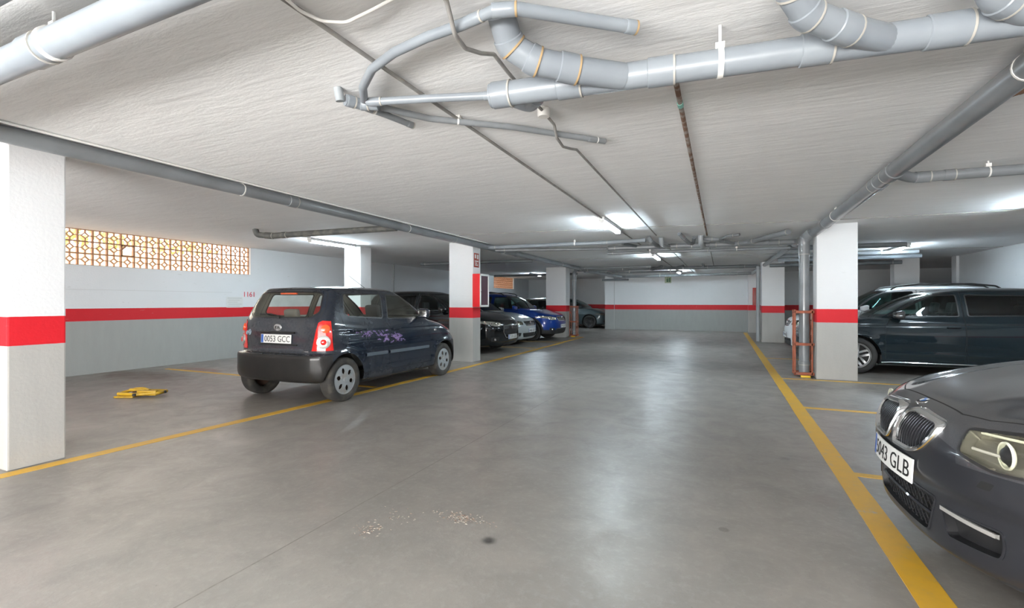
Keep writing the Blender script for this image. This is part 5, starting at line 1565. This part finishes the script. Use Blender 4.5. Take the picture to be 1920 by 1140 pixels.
# third crossing near the back wall
N6 = pipe('*grey pipe crossing high in front of the back wall', [(-4.5, 21.6, 2.38), (1.0, 21.3, 2.40)], .055, 'pvc_mid', [(.5, .12), (4.9, .2)], [2.0])
pipe('', [(-4.70, 17.4, 2.40), (-4.08, 21.15, 2.39)], .05, 'pvc_mid', into=N2)
pipe('', [(-5.1, 21.9, 2.27), (-3.9, 21.9, 2.27)], .045, 'pvc_dark', into=N6)
# over the side bays
pipe('', [(-7.95, 11.6, 2.34), (-4.75, 12.2, 2.38)], .040, 'pvc_dark', [(.1, .1), (.9, .08)], into=N2)
pipe('', [(-8.8, 18.2, 2.35), (-5.3, 18.5, 2.38)], .045, 'pvc_dark', into=N2)
N7 = pipe('*grey and dark pipes over the right bays near the right-hand light', [(1.3, 13.9, 2.42), (4.1, 13.9, 2.42)], .045, 'pvc_mid', [(1.4, .1)], [2.1])
pipe('', [(1.3, 14.4, 2.36), (4.3, 14.4, 2.36)], .050, 'pvc', into=N7)

pipe('', [(1.2, 15.6, 2.30), (4.25, 15.6, 2.30)], .050, 'pvc_dark', [(2.8, .1)], into=N7)

# ---------------------------------------------------------------- things on pillars and walls
r_ = empty('fire_hose_box', (-4.79, 9.07, 1.50), 0, 'red fire hose box with a white-framed glass front on the left pillar', 'fire hose box')
bm = bmesh.new(); box(bm, 0, .17, -.20, .20, -.345, .345, .006); obj('cabinet', bm, mat_once('fire_red', (.72, .012, .018), .4), r_)
bm = bmesh.new()
for a in ((-.20, .20, .305, .345), (-.20, .20, -.345, -.305), (-.20, -.165, -.345, .345), (.165, .20, -.345, .345)): box(bm, .171, .187, a[0], a[1], a[2], a[3], .004)
dr = obj('door', bm, M['paintwhite'], r_)
bm = bmesh.new(); box(bm, .172, .176, -.165, .165, -.305, .305); obj('glass_pane', bm, mat_once('dark_cabinet_glass', (.10, .055, .07), .15), dr)
bm = bmesh.new(); box(bm, .186, .196, -.185, -.175, -.04, .04, .003); obj('latch', bm, M['chrome'], dr)
r_ = empty('fire_sign', (-4.795, 9.05, 2.14), 0, 'small red fire equipment sign above the fire hose box', 'sign')
bm = bmesh.new(); box(bm, 0, .006, -.11, .11, -.15, .15, .002); obj('sign_board', bm, mat_once('sign_red', (.36, .06, .04), .5), r_)
bm = bmesh.new()
for (y0, y1, z0, z1) in ((-.08, -.02, .04, .12), (.02, .08, .03, .12), (-.08, .08, -.03, -.01), (-.07, .02, -.07, -.05), (-.07, .06, -.11, -.09)): box(bm, .006, .008, y0, y1, z0, z1)
obj('sign_symbols', bm, M['plate'], r_)
r_ = empty('fire_cabinet', (1.20, 22.19, 1.49), 0, 'red fire equipment panel on the farthest right pillar', 'fire panel')
bm = bmesh.new(); box(bm, -.11, .11, -.09, 0, -.36, .36, .008); obj('cabinet', bm, mat_once('dull_red', (.45, .05, .04), .5), r_)
bm = bmesh.new(); box(bm, -.085, .085, -.094, -.088, -.32, .32, .004); obj('door', bm, mat_once('dull_red_door', (.36, .05, .04), .35), r_)
r_ = empty('exit_sign', (-1.98, 19.6, ZC), 0, 'small greenish emergency exit sign hanging before the back wall', 'sign')
bm = bmesh.new(); box(bm, -.12, .12, -.012, .012, -.52, -.28, .004); obj('sign_board', bm, mat_once('dull_green_sign', (.30, .36, .24), .5), r_)
bm = bmesh.new(); box(bm, -.055, .015, -.0145, -.012, -.48, -.36); box(bm, .03, .09, -.0145, -.012, -.48, -.32); box(bm, -.03, .0, -.0145, -.012, -.35, -.31); obj('pictogram', bm, mat_once('dark_green', (.04, .12, .06), .5), r_)
obj('hanger', TB([(-.08, 0, -.28), (-.08, 0, 0)], .004, seg=6), M['steel'], r_); obj('hanger', TB([(.08, 0, -.28), (.08, 0, 0)], .004, seg=6), M['steel'], r_)
# wall number and notice
bm = text_bm('1161', .165, .001); xf(bm, Matrix.Translation((-10.112, 7.83, 1.43)) @ Matrix.Rotation(pi / 2, 4, 'Z') @ Matrix.Rotation(pi / 2, 4, 'X'))
tag(obj('bay_number', bm, mat_once('red_stencil', (.62, .03, .05), .6), smooth=False), 'red painted number 1161 on the left wall above the red band', 'number')
r_ = empty('wall_notice', (-10.118, 7.47, 1.255), 0, 'faded pale notice sheet on the left wall beside the red number', 'notice')
bm = bmesh.new(); box(bm, 0, .004, -.20, .20, -.12, .12); obj('sheet', bm, mat_once('faded_paper', (.60, .61, .60), .8), r_, smooth=False)
bm = bmesh.new()
for k in range(5): box(bm, .004, .005, -.17 + .02 * (k % 2), .17 - .05 * (k % 3), .085 - k * .045, .095 - k * .045)
obj('faded_print', bm, mat_once('faded_ink', (.42, .42, .42), .8), r_, smooth=False)
bm = bmesh.new(); box(bm, -10.119, -10.108, 4.2, 7.4, 1.470, 1.476); tag(obj('trim_2', bm, mat_once('wall_seam', (.5, .5, .5), .8), smooth=False), kind='structure')

# folded yellow parking barrier on the floor
r_ = empty('parking_barrier', (-7.13, 3.93, 0), R(24), 'folded yellow steel parking barrier lying flat on the empty left bay', 'parking barrier')
Y_ = mat_once('scuffed_yellow_enamel', (.50, .30, .012), .5, noise=((.33, .20, .03), 20, .5, .7))
bm = bmesh.new(); box(bm, -.27, -.02, -.14, .10, 0, .018, .004); obj('base_plate', bm, Y_, r_)
obj('frame_arm', TB(fillet([(-.24, -.10, .045), (.0, -.13, .04), (.27, -.07, .05), (.27, .10, .05), (.02, .05, .06), (-.20, .05, .07)], .04), .022, seg=12), Y_, r_)
obj('frame_arm', TB(fillet([(-.27, -.02, .04), (-.16, .10, .075), (-.04, .08, .085), (.10, .0, .07)], .03), .020, seg=12), Y_, r_)
bm = bmesh.new(); box(bm, .0, .25, -.10, -.045, .02, .085, .008); obj('hinge_bar', bm, Y_, r_)
for p in ((.285, .015, .05), (.01, -.15, .04)):
    bm = bmesh.new(); box(bm, p[0] - .018, p[0] + .018, p[1] - .018, p[1] + .018, p[2] - .018, p[2] + .018, .005); obj('end_cap', bm, M['blackmatt'], r_)
bm = bmesh.new(); box(bm, -.12, -.02, -.02, .04, .018, .06, .01); obj('lock', bm, M['rust_dark'], r_)
# dry leaf litter on the floor
random.seed(5); bm = bmesh.new()
for (cx, cy, sx, sy, n) in ((-1.38, 2.44, .16, .05, 150), (-1.78, 2.12, .07, .07, 60), (-1.74, 2.3, .12, .12, 25)):
    for i in range(n):
        x, y = random.gauss(cx, sx * .55), random.gauss(cy, sy * .6); a = random.random() * 6.3; s = random.uniform(.004, .009)
        bm.faces.new([bm.verts.new((x + s * cos(a + b_) * k_, y + s * sin(a + b_) * k_, .001 + h_)) for b_, k_, h_ in ((0, 1.3, 0), (1.6, .5, .003), (3.1, 1.2, .001), (4.7, .5, .002))])
tag(obj('leaf_litter', bm, mat_once('dry_litter', (.30, .20, .15), .9, noise=((.55, .50, .44), 60, .4, .6)), smooth=False), 'scatter of crushed dry leaves on the floor in the foreground', 'litter', kind='stuff')
